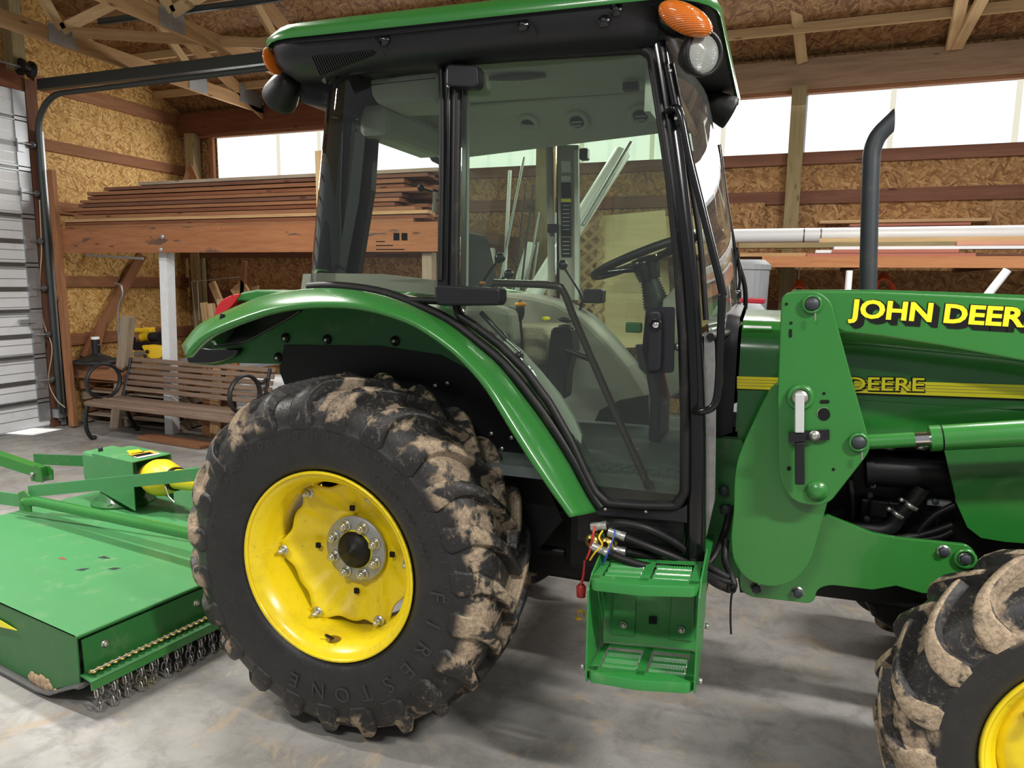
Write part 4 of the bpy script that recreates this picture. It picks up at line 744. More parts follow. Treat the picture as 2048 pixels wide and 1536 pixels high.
# windscreen
rows_ = []
for i in range(9):
    z = 1.60+0.92*i/8; k = i/8; row = []
    for j in range(11):
        t_ = j/10; y = 2.43+0.05*k+(3.67-0.05*k-2.43-0.05*k)*t_; xe = -0.205-0.17*k; row.append((xe+0.062*math.sin(t_*math.pi)+0.02*math.sin(k*math.pi), y, z))
    rows_.append(row)
MB().grid(rows_, 'windscreen_glass').build('windscreen', TR)
MB().tube([(-0.20+0.062*math.sin(t_*math.pi/10), 2.43+1.24*t_/10, 1.60) for t_ in range(11)], 0.014, 'black_rubber', 8).build('windscreen_seal', TR)
MB().bb((-0.24, 2.45, 1.1), (-0.2, 3.65, 1.6), 'engine_black').build('front_bulkhead', TR)
stube('wiper_arm', [(1362,255,.05),(1388,330,.2),(1410,400,.3),(1424,452,.4)], 0.007, 'black_gloss', 0.1); stube('wiper_blade', [(1392,300,.25),(1412,380,.3),(1424,440,.35),(1446,478,.4)], 0.009, 'black_rubber', 0.1, flat=0.016)
MB().tube(bez([U(*p, Y=3.2) for p in ((1472,500),(1468,540),(1470,590),(1478,610))], 4), 0.012, 'black_rubber', 8).build('wiper_blade', TR); MB().tube([U(*p, Y=3.2) for p in ((1474,495),(1480,560),(1470,640))], 0.006, 'black_gloss', 8).lathe([(0, 0), (0.02, 0), (0.02, 0.05), (0, 0.05)], U(1458, 588, Y=3.2), (1, 0, 0), 'black_gloss', 12).build('wiper_arm', TR)
# door
dr = empty_part = None
DO = [(930,120),(1285,98),(1303,110),(1320,220),(1340,360),(1356,520),(1366,680),(1370,840),(1369,985),(1352,1013),(1280,1012),(1215,1007),(1190,985),(1172,950),(1140,880),(1098,805),(1050,740),(1000,690),(950,652),(918,632),(910,600),(912,400),(915,200),(917,135)]
DO = roundpoly([(a, b_) for a, b_ in DO], 8, 3)
door_ = MB().tube([S(a, b_, 0.0) for a, b_ in DO]+[S(DO[0][0], DO[0][1], 0)], 0.0165, 'black_rubber', 8, cap=False).build('side_door', TR)
inn = [(a+(9 if a < 1150 else -9)*(1 if b_ > 125 else 0.5), b_+(8 if b_ < 500 else -6)) for a, b_ in DO]
MB().slab([S(a, b_, 0.004) for a, b_ in inn], (0, 0.005, 0), 'cab_glass').build('door_glass', door_)
MB().tube(bez([S(988, 566, 0.05), S(1105, 571, 0.05), S(1128, 586, 0.05), S(1150, 640, 0.05), S(1215, 790, 0.05), S(1292, 962, 0.05)], 8), 0.0135, 'brown_rail', 12).tube([S(1296, 968, 0.06), S(1297, 970, 0.01)], 0.017, 'black_plastic', 14).build('grab_rail', door_)
MB().slab([S(*p, -0.008) for p in roundpoly([(1292,614),(1349,614),(1347,745),(1296,748),(1284,700)], 6)], (0, 0.012, 0), 'black_plastic').build('lock_plate', door_)
MB().slab([S(*p, -0.045) for p in roundpoly([(1297,622),(1322,622),(1323,690),(1321,742),(1299,744),(1293,735)], 9)], (0, 0.04, 0), 'black_plastic').build('door_handle', door_, bevel=0.008)
MB().lathe([(0.021, 0.0), (0.017, 0.006), (0.017, 0.0)], S(1311, 650, -0.048), (0, -1, 0), 'black_gloss', 20).lathe([(0, 0.004), (0.011, 0.004), (0.012, 0)], S(1311, 650, -0.048), (0, -1, 0), 'chrome', 20).build('key_lock', door_)
MB().box(S(1268, 655, 0.08), (0.055, 0.03, 0.035), 'green_dull').build('latch_button', door_, bevel=0.005)
MB().slab([S(*p, 0.03) for p in ((1271,690),(1296,690),(1296,735),(1290,748),(1278,735))], (0, 0.05, 0), 'black_plastic').build('inner_latch', door_)
MB().lathe([(0, 0), (0.012, 0), (0.014, 0.02), (0, 0.02)], S(1357, 693, 0.03), (0, -1, 0), 'steel', 12).build('striker', door_)
sside('pillar_cap', roundpoly([(892,128),(955,130),(958,168),(950,175),(892,172)], 8), 0.05, 'black_plastic', -0.05, 0.006); MB().bolt(S(898, 173, -0.03), (0, -1, 0), 0.006, 0.008, 'zinc').build('hinge_bolt', TR)
sside('hinge_cover', roundpoly([(869,569),(1000,577),(1001,600),(996,611),(880,612),(869,606)], 7), 0.07, 'black_plastic', -0.07, 0.008)
MB().tube([S(962, 625, 0.03), S(1012, 678, 0.03)], 0.010, 'black_gloss', 10).tube([S(1012, 678, 0.03), S(1042, 705, 0.03)], 0.005, 'steel', 8).lathe([(0, 0), (0.014, 0), (0.01, 0.03), (0, 0.03)], S(1040, 710, 0.03), (0, -1, 0), 'black_plastic', 10).build('gas_strut', TR)
MB().tube([mir(S(*p, 0.05)) for p in ((962, 625), (1040, 708))], 0.009, 'black_gloss', 8).build('gas_strut', TR)
MB().tube([mir(S(a, b_, 0.0)) for a, b_ in DO]+[mir(S(DO[0][0], DO[0][1], 0))], 0.015, 'black_rubber', 6, cap=False).build('side_door', TR)
MB().slab([mir(S(a, b_, 0.004)) for a, b_ in inn], (0, -0.005, 0), 'cab_glass').build('door_glass', TR)
# rear quarter window: flat beside the pillar and curving round to the back
def qcurve(z):
    k = (z-1.72)/0.82; xr = -1.86+0.09*k; y0 = CY(z); pts = [Vector((-1.135, y0, z))]
    for j in range(9): a = j/8*math.pi/2; pts.append(Vector((xr+0.20-0.20*math.sin(a), y0+0.26*(1-math.cos(a)), z)))
    pts.append(Vector((xr-0.01, y0+0.38, z))); return pts
rows_ = []
for i in range(7):
    z = 1.70+0.86*i/6; rows_.append(qcurve(z))
qw = MB().grid(rows_, 'cab_glass').build('quarter_window', TR)
MB().tube([p+Vector((0, -0.004, 0)) for p in rows_[-1]], 0.013, 'black_rubber', 8).build('window_seal', qw); MB().tube([p+Vector((0, -0.004, 0)) for p in rows_[0]], 0.013, 'black_rubber', 8).build('window_seal', qw)
stube('window_seal', [(700,146),(780,134),(860,126),(874,128),(882,142),(884,300),(880,560)], 0.010, 'black_rubber', -0.006, parent=qw)
MB().slab([mir(Vector((x, CY(z), z))) for x, z in ((-1.135, 1.70), (-1.80, 1.70), (-1.72, 2.53), (-1.135, 2.53))], (0, 0.005, 0), 'cab_glass').build('quarter_window', TR)
# strips of the lower cab corner and the rear frame seen through the glass
MB().slab([U(*p, Y=2.78) for p in ((708,215),(752,215),(742,380),(715,548),(640,548),(672,400))], (0, 0.04, 0), 'black_plastic').build('rear_window_post', TR)
MB().slab([U(*p, Y=2.76) for p in ((714,238),(734,238),(718,400),(690,548),(672,548),(696,400))], (0, 0.01, 0), 'track_steel').build('post_strip', TR)
for p in ((700,228),(716,238),(692,252),(668,526),(672,542)): MB().bolt(U(*p, Y=2.75), (0, -1, 0), 0.008, 0.01, 'steel').build('post_bolt', TR)
MB().slab([U(*p, Y=2.55) for p in ((606,548),(640,546),(760,548),(868,560),(868,590),(760,578),(602,578))], (0, 0.02, 0), 'interior_grey').build('rear_shelf', TR)
MB().bb((-1.9, 2.8, 1.62), (-1.86, 3.3, 1.68), 'black_plastic').bb((-1.9, 2.6, 1.1), (-1.8, 3.5, 1.65), 'engine_black').build('rear_bulkhead', TR)
# roof
def plan(x0, x1, y0, y1, r, z, tilt=0.0):
    out = []; n = 7
    for cx, cy, a0 in ((x1-r, y0+r, -90), (x1-r, y1-r, 0), (x0+r, y1-r, 90), (x0+r, y0+r, 180)):
        for k in range(n): a = R(a0+90*k/(n-1)); out.append(Vector((cx+r*math.cos(a), cy+r*math.sin(a), z+tilt*(cx+r*math.cos(a)+1.0))))
    return out
TI = -0.018
rf = MB().grid([plan(-1.74, -0.42, 2.425, 3.675, 0.10, 2.53, TI), plan(-1.84, -0.40, 2.36, 3.74, 0.14, 2.535, TI), plan(-1.90, -0.37, 2.31, 3.79, 0.17, 2.575, TI), plan(-1.91, -0.36, 2.30, 3.80, 0.18, 2.634, TI), plan(-1.91, -0.24, 2.30, 3.80, 0.18, 2.637, TI)], 'black_plastic', closed=True)
roof = rf.build('cab_roof', TR)
MB().grid([plan(-1.925, -0.225, 2.285, 3.815, 0.19, 2.632, TI), plan(-1.93, -0.22, 2.28, 3.82, 0.19, 2.65, TI), plan(-1.90, -0.24, 2.31, 3.79, 0.19, 2.69, TI), plan(-1.80, -0.33, 2.42, 3.68, 0.22, 2.735, TI), plan(-1.4, -0.7, 2.85, 3.25, 0.15, 2.765, TI)], 'green', closed=True).build('roof_cap', roof)
b = MB(); b.grid([plan(-1.74, -0.40, 2.43, 3.67, 0.08, 2.53, TI), plan(-1.70, -0.44, 2.50, 3.60, 0.08, 2.585, TI), plan(-1.66, -0.48, 2.60, 3.52, 0.08, 2.60, TI)], 'headliner', closed=True); b.add(plan(-1.66, -0.48, 2.60, 3.52, 0.08, 2.60, TI), [list(range(28))], 'headliner'); b.build('headliner', roof)
def ceil_face(ptsY, mat, name, th=0.02, bevel=0): return MB().slab([Vector(p) for p in ptsY], (0, 0, -th), mat).build(name, roof, bevel=bevel)
# sloping overhead console along the far side, with three round vents
q1 = U(938, 316, Y=3.36); q2 = U(1336, 264, Y=3.36); ca = [(-1.66, 3.20, 2.60), (-0.44, 3.20, 2.59), (-0.44, 3.36, q2[2]), (-1.66, 3.36, q1[2]-0.01)]
cn = MB().slab([Vector(p) for p in ca], (0, 0.14, 0.06), 'headliner').build('overhead_console', roof, bevel=0.015)
nv = (Vector(ca[1])-Vector(ca[0])).cross(Vector(ca[2])-Vector(ca[1])).normalized(); nv = -nv if nv.y > 0 else nv
def on_console(px, py):
    d = ray(px, py); d = Vector(d); o_ = Vector((0, 0, H)); s = (Vector(ca[0])-o_).dot(nv)/d.dot(nv); return o_+d*s+nv*0.006
for px_, py in ((1057, 247), (1155, 240), (1282, 228)):
    q = on_console(px_, py); v_ = MB().lathe([(0.056, 0), (0.056, 0.008), (0.05, 0.012), (0.034, 0.010), (0.034, 0)], q, nv, 'headliner', 28).build('air_vent', roof)
    MB().lathe([(0, 0.004), (0.033, 0.004)], q, nv, 'black_plastic', 24).box(q+nv*0.01, (0.05, 0.006, 0.006), 'headliner').box(q+nv*0.01+Vector((0, 0, 0.016)), (0.04, 0.006, 0.006), 'headliner').box(q+nv*0.01-Vector((0, 0, 0.016)), (0.04, 0.006, 0.006), 'headliner').build('vent_vanes', roof)
b = MB()
for k in range(20): p = U(978+5.8*k, 156-0.35*k, Z=2.592); b.box((p[0], p[1], 2.59), (0.005, 0.075-0.0005*(k-10)**2, 0.012), 'black_plastic')
b.build('defrost_grille', roof)
b = MB(); 
for k in range(22): p = on_console(1010+5.0*k, 290-0.6*k); b.box(p, (0.004, 0.02, 0.008), 'black_plastic')
b.build('console_grille', roof)
cb = MB().slab([U(*p, Y=2.62) for p in ((738,158),(872,143),(872,196),(865,201),(752,207),(742,190))], (0, 0.25, 0), 'headliner').build('control_box', roof, bevel=0.015); MB().slab([U(*p, Y=2.617) for p in ((739,169),(872,155),(872,156.5),(739,170.5))], (0, 0.002, 0), 'black_plastic').build('box_seam', roof)
MB().bb((-1.74, 2.75, 2.38), (-1.6, 3.3, 2.52), 'headliner').build('rear_duct', roof, bevel=0.03)
MB().slab([U(*p, Y=3.35) for p in ((728,222),(800,222),(886,262),(886,334),(862,322),(840,288),(745,258))], (0, 0.15, 0), 'black_plastic').build('rear_visor', roof, bevel=0.01)
MB().bb((-0.47, 2.55, 2.36), (-0.45, 2.72, 2.5), 'trim_pale').build('sun_visor', roof); MB().box(U(1262, 173, Y=3.0), (0.06, 0.04, 0.03), 'black_plastic').build('dome_lamp', roof)
# roof side: grille panel, access lid, knobs
def RF(px, py, off=0.0): return U(px, py, Y=2.322+off)
b = MB()
for k in range(26):
    t_ = k/25; x = 622+112*t_; y = 108-23*t_; h = 44-18*t_; sk = 22
    b.slab([RF(x, y), RF(x+2.2, y-0.4), RF(x+2.2+sk*(0.9-t_*.3), y+h), RF(x+sk*(0.9-t_*.3), y+h)], (0, -0.012, 0), 'black_decal')
b.build('air_grille', roof)
for a_, b_, c2, d2 in (((585,85),(745,72),(755,85),(770,112)), ((745,72),(1055,38),(1066,50),(1072,76))):
    MB().tube([U(*p, Y=2.296) for p in (a_, b_, c2, d2)], 0.003, 'black_decal', 6).build('lid_seam', roof)
for p in ((1046,50),(768,80),(1208,42),(1232,20)): q = U(*p, Y=2.30); MB().lathe([(0.02, 0), (0.018, 0.004), (0.008, 0.006), (0.007, 0.016), (0, 0.018)], q, (0, -1, 0), 'black_gloss', 14).build('roof_knob', roof)
# turn signals and work lights
def ell(c, ax1, ax2, ax3, mat, name, par, n=12):
    rows = []; c = Vector(c)
    for i in range(n+1):
        a = -math.pi/2+math.pi*i/n; rows.append([c+Vector(ax1)*math.cos(a)*math.cos(2*math.pi*k/24)+Vector(ax2)*math.cos(a)*math.sin(2*math.pi*k/24)+Vector(ax3)*math.sin(a) for k in range(24)])
    return MB().grid(rows, mat, closed=True).build(name, par)
c0 = U(1371, 38, Y=2.28); ell(c0, (0.078, 0.02, -0.036), (0.014, 0, 0.038), (0.0, 0.04, 0), 'orange_lens', 'turn_signal', roof)
ell(U(1362, 44, Y=2.42), (0.085, 0.03, -0.03), (0.015, 0, 0.05), (0.0, 0.06, 0), 'black_gloss', 'signal_housing', roof)
c0 = U(546, 122, Y=2.40); ell(c0, (0.012, 0.02, 0), (-0.006, 0, 0.050), (0.0, 0.05, 0), 'orange_lens', 'turn_signal', roof); MB().tube([U(552, 112, Y=2.45), U(590, 108, Y=2.5)], 0.03, 'black_plastic', 10).build('signal_housing', roof)
def worklight(c, d, r, name='work_light', L=0.09):
    o = MB().lathe([(0, -L), (r*0.5, -L), (r*0.85, -L*0.55), (r, -0.01), (r, 0.008), (r*0.86, 0.008), (r*0.84, 0)], c, d, 'black_rubber', 28).build(name, roof)
    MB().lathe([(r*0.85, 0.0), (r*0.6, 0.01), (0, 0.014)], c, d, 'clear_lens', 28).build('lamp_lens', roof); return o
worklight(U(1407, 107, Y=2.34), (0.66, -0.74, -0.10), 0.066); worklight(U(1458, 225, Y=3.45), (0.85, 0.30, -0.42), 0.070, L=0.14)
worklight(U(560, 196, Y=2.55), (-0.75, 0.45, -0.42), 0.072, L=0.13); MB().tube([U(1385, 60, Y=2.42), U(1390, 90, Y=2.40)], 0.02, 'black_gloss', 8).tube([U(1448, 185, Y=3.6), U(1440, 215, Y=3.6)], 0.02, 'black_gloss', 8).tube([U(575, 140, Y=2.6), U(580, 165, Y=2.6)], 0.02, 'black_gloss', 8).build('lamp_bracket', roof)
MB().slab([U(*p, Y=2.52) for p in ((575,150),(600,205),(655,216),(672,170),(700,146),(640,120))], (0, 0.5, 0), 'black_plastic').build('rear_skirt', roof, bevel=0.015)
# ------------------------------------------------------------------ inside the cab
seat = MB().bb((-1.28, 2.82, 1.42), (-0.90, 3.28, 1.585), 'seat_fabric').build('driver_seat', TR, bevel=0.05, seg=4)
MB().slab([(-1.34, 2.84, 1.5), (-1.20, 2.84, 1.5), (-1.33, 2.86, 2.0), (-1.43, 2.86, 2.0)], (0, 0.40, 0), 'seat_dark').build('seat_back', seat, bevel=0.035); MB().bb((-1.15, 2.88, 1.15), (-0.98, 3.2, 1.42), 'black_plastic').build('seat_base', seat)
MB().bb((-1.3, 2.74, 1.62), (-1.02, 2.80, 1.67), 'seat_dark').build('armrest', seat, bevel=0.015)
fp = [(1000,585),(1060,592),(1110,604),(1165,634),(1210,680),(1255,735),(1290,795),(1300,852),(1296,930),(1268,930),(1262,870),(1180,865),(1140,872),(1040,760),(980,690)]
hump = MB().slab([U(*p, Y=3.38) for p in fp], (0, 0.28, 0), 'interior_grey').build('inner_fender_trim', TR, bevel=0.02)
MB().slab([U(*p, Y=3.37) for p in ((1180,860),(1200,820),(1240,800),(1296,790),(1298,850),(1296,925),(1270,925),(1262,868))], (0, 0.02, 0), 'engine_black').build('kick_panel', TR)
nf = [(925,612),(985,612),(1018,622),(1026,690),(990,720),(925,680)]; MB().slab([U(*p, Y=2.66) for p in nf], (0, 0.12, 0), 'interior_grey').build('side_console', TR, bevel=0.02)
sd = MB().slab([U(*p, Y=2.72) for p in ((1102,655),(1140,655),(1146,700),(1132,745),(1128,800),(1090,800),(1092,740),(1096,690))], (0, 0.12, 0), 'black_plastic').build('control_pod', TR, bevel=0.012)
for k in range(4): q = U(1130+2*(k % 2), 640+14*k, Y=2.76); MB().lathe([(0.018, -0.008), (0.034, 0), (0.018, 0.008)], q, (0.15, 0, 1), 'black_rubber', 18).build('bellows', TR)
MB().tube([U(1132, 700, Y=2.7), U(1180, 718, Y=2.7)], 0.012, 'black_plastic', 10).build('pod_lever', TR)
def lever(pts, Y, knob, mat, name='lever', r=0.006, kr=0.02, sz=1.0):
    q = [U(*p, Y=Y) for p in pts]; o = MB().tube(bez(q, 5), r, 'black_gloss', 8).build(name, TR); ell(q[-1], (kr, 0, 0), (0, kr, 0), (0, 0, kr*sz), mat, 'lever_knob', TR); return o
lever([(1044,700),(1042,660),(1040,622)], 2.8, 0, 'black_rubber', kr=0.02, sz=2.2); ell(U(1041, 609, Y=2.8), (0.026, 0, 0), (0, 0.02, 0), (0, 0, 0.012), 'orange_knob', 'knob_cap', TR)
lever([(960,575),(978,545),(1000,516)], 2.95, 0, 'black_gloss', kr=0.024); lever([(975,580),(1000,562),(1018,548)], 2.95, 0, 'black_gloss', kr=0.022)
lever([(1160,620),(1162,590),(1125,530)], 3.2, 0, 'black_gloss', kr=0.024); ell(U(1092, 637, Y=3.1), (0.02, 0, 0), (0, 0.02, 0), (0, 0, 0.01), 'yellow_decal', 'knob_cap', TR); ell(U(965, 566, Y=2.9), (0.014, 0, 0), (0, 0.014, 0), (0, 0, 0.008), 'orange_knob', 'knob_cap', TR)
# far pillar with warning labels
fpz = MB().slab([U(*p, Y=3.66) for p in ((1114,290),(1156,290),(1158,600),(1120,600))], (0, 0.03, 0), 'interior_grey').build('far_pillar', TR)
MB().slab([U(*p, Y=3.64) for p in ((1148,300),(1156,300),(1158,600),(1150,600))], (0, 0.02, 0), 'trim_pale').build('pillar_trim', TR)
for (y0_, y1_, m) in ((322,345,'label_white'),(352,364,'label_white'),(365,396,'black_decal'),(398,404,'yellow_decal'),(405,472,'black_decal'),(475,514,'black_decal')): MB().slab([U(*p, Y=3.655) for p in ((1122,y0_),(1141,y0_),(1142,y1_),(1123,y1_))], (0, 0.004, 0), m).build('warning_label', TR)
for y in (410, 418, 426, 434, 442, 450, 458, 482, 490, 498, 506): MB().slab([U(*p, Y=3.652) for p in ((1125,y),(1139,y),(1139,y+2),(1125,y+2))], (0, 0.002, 0), 'cast_grey').build('label_line', TR)
MB().bb(U(1158, 296, Y=3.6), U(1180, 322, Y=3.66), 'black_plastic').build('belt_anchor', TR, bevel=0.008); MB().bb(U(1095, 448, Y=3.62), U(1118, 466, Y=3.66), 'black_plastic').build('door_latch', TR)
MB().bb(U(1165, 578, Y=3.60), U(1212, 606, Y=3.70), 'black_plastic').build('door_latch', TR, bevel=0.01)
# steering wheel
cw = U(1287, 514, Y=3.05); rotm = Matrix.Rotation(R(-22), 3, 'Y'); ring = [cw+rotm @ Vector((0.22*math.cos(a), 0.22*math.sin(a), 0)) for a in [i*2*math.pi/48 for i in range(49)]]
sw = MB().tube(ring, 0.0175, 'black_rubber', 12, cap=False).build('steering_wheel', TR)
for a in (90, 210, 330): MB().tube([cw+Vector((0, 0, -0.05)), cw+rotm @ Vector((0.1*math.cos(R(a)), 0.1*math.sin(R(a)), -0.025)), cw+rotm @ Vector((0.22*math.cos(R(a)), 0.22*math.sin(R(a)), 0))], 0.013, 'black_gloss', 8).build('spoke', sw)
MB().lathe([(0, 0.0), (0.055, -0.005), (0.06, -0.035), (0.045, -0.10)], cw+Vector((0, 0, 0.0)), (-0.3, 0, 0.95), 'black_gloss', 24).build('steering_hub', sw)
c1 = U(1312, 605, Y=3.05); b = MB(); pr = []
for k in range(12): pr += [(0.030+0.002*k, 0.012*k), (0.038+0.002*k, 0.012*k+0.006)]
d_ = (cw-c1).normalized(); b.lathe([(r, -h) for r, h in pr], cw-d_*0.08, d_, 'black_rubber', 24); b.build('column_bellows', TR)
MB().tube([cw-d_*0.2, c1-d_*0.35], 0.035, 'black_plastic', 12).build('steering_column', TR)
MB().slab([U(*p, Y=2.95) for p in ((1325,600),(1362,560),(1372,640),(1372,780),(1340,800),(1318,700))], (0, 0.35, 0), 'interior_grey').build('dashboard', TR, bevel=0.015)
MB().slab([U(*p, Y=3.2) for p in ((1300,700),(1330,720),(1370,760),(1370,800),(1330,795),(1300,770))], (0, 0.2, 0), 'red_cap').build('red_cover', TR)
MB().slab([U(*p, Y=3.0) for p in ((1290,740),(1300,700),(1320,790),(1318,900),(1296,880),(1300,800))], (0, 0.3, 0), 'black_plastic').build('pedal_box', TR, bevel=0.01)
MB().tube([U(1268, 905, Y=2.85), U(1278, 905, Y=2.85)], 0.016, 'orange_knob', 10).build('pto_knob', TR)
# ribbed floor mat
b = MB()
for k in range(9):
    for j in range(3): b.box((-0.60+0.045*k+0.02*j, 2.47+0.035*j, 1.106), (0.034, 0.012, 0.012), 'floor_mat', Matrix.Rotation(R(25), 3, 'Z'))
b.build('mat_ribs', TR)
# ------------------------------------------------------------------ hood
YH = 2.68
def hood_sec(x, ztop, zbot, y0=YH, crown=0.0):
    r = 0.13; pts = [(x, y0, zbot), (x, y0, (zbot+ztop)/2), (x, y0, ztop-r)]
    for k in range(1, 7): a = R(90*k/6); pts.append((x, y0+r-r*math.cos(a), ztop-r+r*math.sin(a)))
    pts.append((x, YC, ztop+0.03)); return pts+[(p[0], 2*YC-p[1], p[2]) for p in pts[::-1][1:]]
secs = [(-0.115, 1.645), (0.3, 1.64), (0.7, 1.61), (1.1, 1.56), (1.45, 1.48), (1.55, 1.35)]
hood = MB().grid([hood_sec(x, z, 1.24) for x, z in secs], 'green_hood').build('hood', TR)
MB().grid([hood_sec(-0.235, 1.655, 1.20, 2.66), hood_sec(-0.20, 1.675, 1.20, 2.655), hood_sec(-0.125, 1.66, 1.24, 2.665)], 'black_plastic').build('hood_cowl', TR)
MB().slab([U(1487,651,Y=2.705), U(1543,653,Y=2.705), U(1543,657.5,Y=2.692), U(1487,656,Y=2.692)], (0, -0.003, 0.001), 'label_white').build('hood_label', hood)
st = [((1474,752.5),(2120,772),(2120,800),(1474,777.5))]
for q_ in st: MB().slab([U(*p, Y=YH-0.002) for p in q_], (0, -0.003, 0), 'yellow_decal').build('hood_stripe', hood)
MB().slab([U(*p, Y=YH-0.002) for p in ((1474,777),(2120,800),(2120,804),(1474,780))], (0, -0.004, 0), 'black_decal').build('stripe_edge', hood)
for k in range(3): MB().slab([U(*p, Y=YH-0.004) for p in ((1474,758+6*k),(2120,778.5+6*k),(2120,779.7+6*k),(1474,759+6*k))], (0, -0.002, 0), 'brass').build('stripe_line', hood)
MB().tube([U(*p, Y=YH) for p in ((1474,796),(1700,801),(1850,812),(2100,830))], 0.002, 'black_decal', 4).build('panel_seam', hood)
MB().tube([U(*p, Y=YH-0.005) for p in ((1885,858),(1908,836),(1935,818),(2100,824))], 0.004, 'black_decal', 4).build('panel_seam', hood)
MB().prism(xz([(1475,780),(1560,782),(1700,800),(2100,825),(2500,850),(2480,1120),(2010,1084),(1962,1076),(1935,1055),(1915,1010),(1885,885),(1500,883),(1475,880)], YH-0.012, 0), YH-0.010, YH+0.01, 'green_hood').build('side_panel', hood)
# ------------------------------------------------------------------ exhaust
ex = [U(p[0], p[1], Y=2.85) for p in ((1735,640),(1738,480),(1742,340),(1744,305),(1752,280),(1763,264),(1775,252))]
ex = bez(ex, 6); eo = MB().tube(ex, [0.029]*len(ex), 'exhaust_grey', 24, cap=False).build('exhaust_stack', TR)

# slanting cut at the mouth of the exhaust
m_ = ex[-1]; MB().lathe([(0.0, -0.004), (0.026, -0.004)], m_, (ex[-1]-ex[-3]).normalized(), 'black_decal', 20).build('exhaust_mouth', eo)
dirx = (ex[-1]-ex[-3]).normalized(); rows_ = []
for f_ in (0.0, 1.0):
    row = []
    ux_ = Vector((0, 1, 0)); vx_ = dirx.cross(ux_).normalized(); vx_ = vx_ if vx_.z > 0 else -vx_
    for k in range(24): a = 2*math.pi*k/24; row.append(m_+ux_*0.029*math.cos(a)+vx_*0.029*math.sin(a)+dirx*(f_*0.026*(1+math.sin(a))))
    rows_.append(row)
MB().grid(rows_, 'exhaust_grey', closed=True).build('exhaust_lip', eo)

# printed safety chart on the quarter window
for k, (w_, y) in enumerate(((18, 482), (34, 490), (57, 498), (66, 508), (66, 511))): MB().slab([U(a, b_, Y=2.352+0.045*0.95) for a, b_ in ((752, y), (752+w_, y), (752+w_, y+(2.2 if k < 3 else 1.6)), (752, y+(2.2 if k < 3 else 1.6)))], (0, -0.0005, 0), 'black_decal').build('window_print', qw)
for x in (787, 803): MB().slab([U(a, b_, Y=2.352+0.045*0.95) for a, b_ in ((x, 466), (x+12, 466), (x+12, 481), (x, 481))], (0, -0.0005, 0), 'black_decal').build('window_print', qw)

lever([(872,386),(858,382),(842,376)], 2.95, 0, 'black_rubber', kr=0.017); MB().tube([U(870, 384, Y=2.95), U(868, 425, Y=2.95)], 0.010, 'interior_grey', 8).build('latch_lever', TR)
# ------------------------------------------------------------------ chassis and engine
CH = MB().bb((-1.7, 2.82, 0.50), (-0.2, 3.28, 0.98), 'engine_black').bb((-0.2, 2.86, 0.62), (1.6, 3.24, 1.22), 'engine_black').build('chassis', TR, bevel=0.02)
MB().bb((-0.25, 2.70, 0.70), (1.5, 2.82, 0.80), 'engine_black').bb((-0.25, 3.28, 0.70), (1.5, 3.4, 0.80), 'engine_black').build('frame_rail', TR)
MB().slab([U(*p, Y=2.72) for p in ((1475,1150),(1640,1165),(1860,1170),(1870,1212),(1810,1214),(1635,1192),(1480,1185))], (0, 0.06, 0), 'engine_black').build('lower_rail', TR)
MB().slab([U(*p, Y=2.9) for p in ((1730,1205),(1870,1200),(1850,1262),(1790,1265),(1745,1235))], (0, 0.2, 0), 'engine_black').build('axle_carrier', TR, bevel=0.02)
MB().bb((-1.35, 2.62, 0.98), (-0.25, 3.5, 1.05), 'engine_black').build('cab_mount', TR); MB().tube([U(1060, 1020, Y=2.75), U(1160, 1022, Y=2.75)], 0.012, 'engine_black', 8).tube([U(1068, 1095, Y=2.7), U(1130, 1105, Y=2.7)], 0.02, 'engine_black', 8).build('brake_line', TR)
MB().bb((-0.75, 2.65, 0.62), (-0.25, 2.9, 0.95), 'engine_black').build('fuel_tank', TR, bevel=0.03)
# engine parts seen through the opening of the loader bracket
YE = 2.80
MB().tube([U(1742, 938, Y=YE), U(1888, 945, Y=YE)], 0.062, 'engine_black', 28).tube([U(1730, 938, Y=YE), U(1745, 938, Y=YE)], 0.068, 'engine_black', 28).tube([U(1884, 945, Y=YE), U(1905, 948, Y=YE)], 0.058, 'engine_black', 20).build('starter_motor', TR)
MB().bb(U(1718, 1052, Y=YE), U(1800, 992, Y=YE+0.1), 'engine_black').bb(U(1740, 1000, Y=YE-.02), U(1775, 1035, Y=YE), 'engine_black').build('fuel_pump', TR, bevel=0.006)
MB().bb(U(1800, 1075, Y=YE+.05), U(1870, 990, Y=YE+.15), 'engine_black').build('engine_block', TR, bevel=0.008)
hs = MB().tube(bez([U(*p, Y=YE-0.03) for p in ((1845,975),(1828,1000),(1800,1030),(1785,1050),(1760,1060),(1715,1055),(1690,1050))], 6), 0.026, 'black_rubber', 14).build('coolant_hose', TR)
for a_, b_ in (((1805,1000),(1838,1020)), ((1780,1018),(1812,1038))):
    cc_ = U((a_[0]+b_[0])/2, (a_[1]+b_[1])/2, Y=YE-0.03); ad = U(1785, 1050, Y=YE)-U(1828, 1000, Y=YE); MB().lathe([(0.0272, -0.008), (0.0285, -0.008), (0.0285, 0.008), (0.0272, 0.008)], cc_, ad, 'zinc', 24).build('hose_clamp', TR); MB().bolt(U(*a_, Y=YE-0.05), (-0.5, -1, 0.3), 0.009, 0.018, 'zinc').build('clamp_screw', TR)
for pts, r in ((((1700,960),(1704,1010),(1700,1040),(1680,1052)), 0.012), (((1910,1010),(1870,1030),(1840,1060),(1835,1075)), 0.012), (((1700,1068),(1780,1078),(1850,1068),(1905,1050)), 0.014), (((1740,1072),(1800,1080),(1870,1076),(1905,1062)), 0.012)):
    MB().tube(bez([U(*p, Y=YE-0.02) for p in pts], 6), r, 'black_rubber', 10).build('engine_hose', TR)
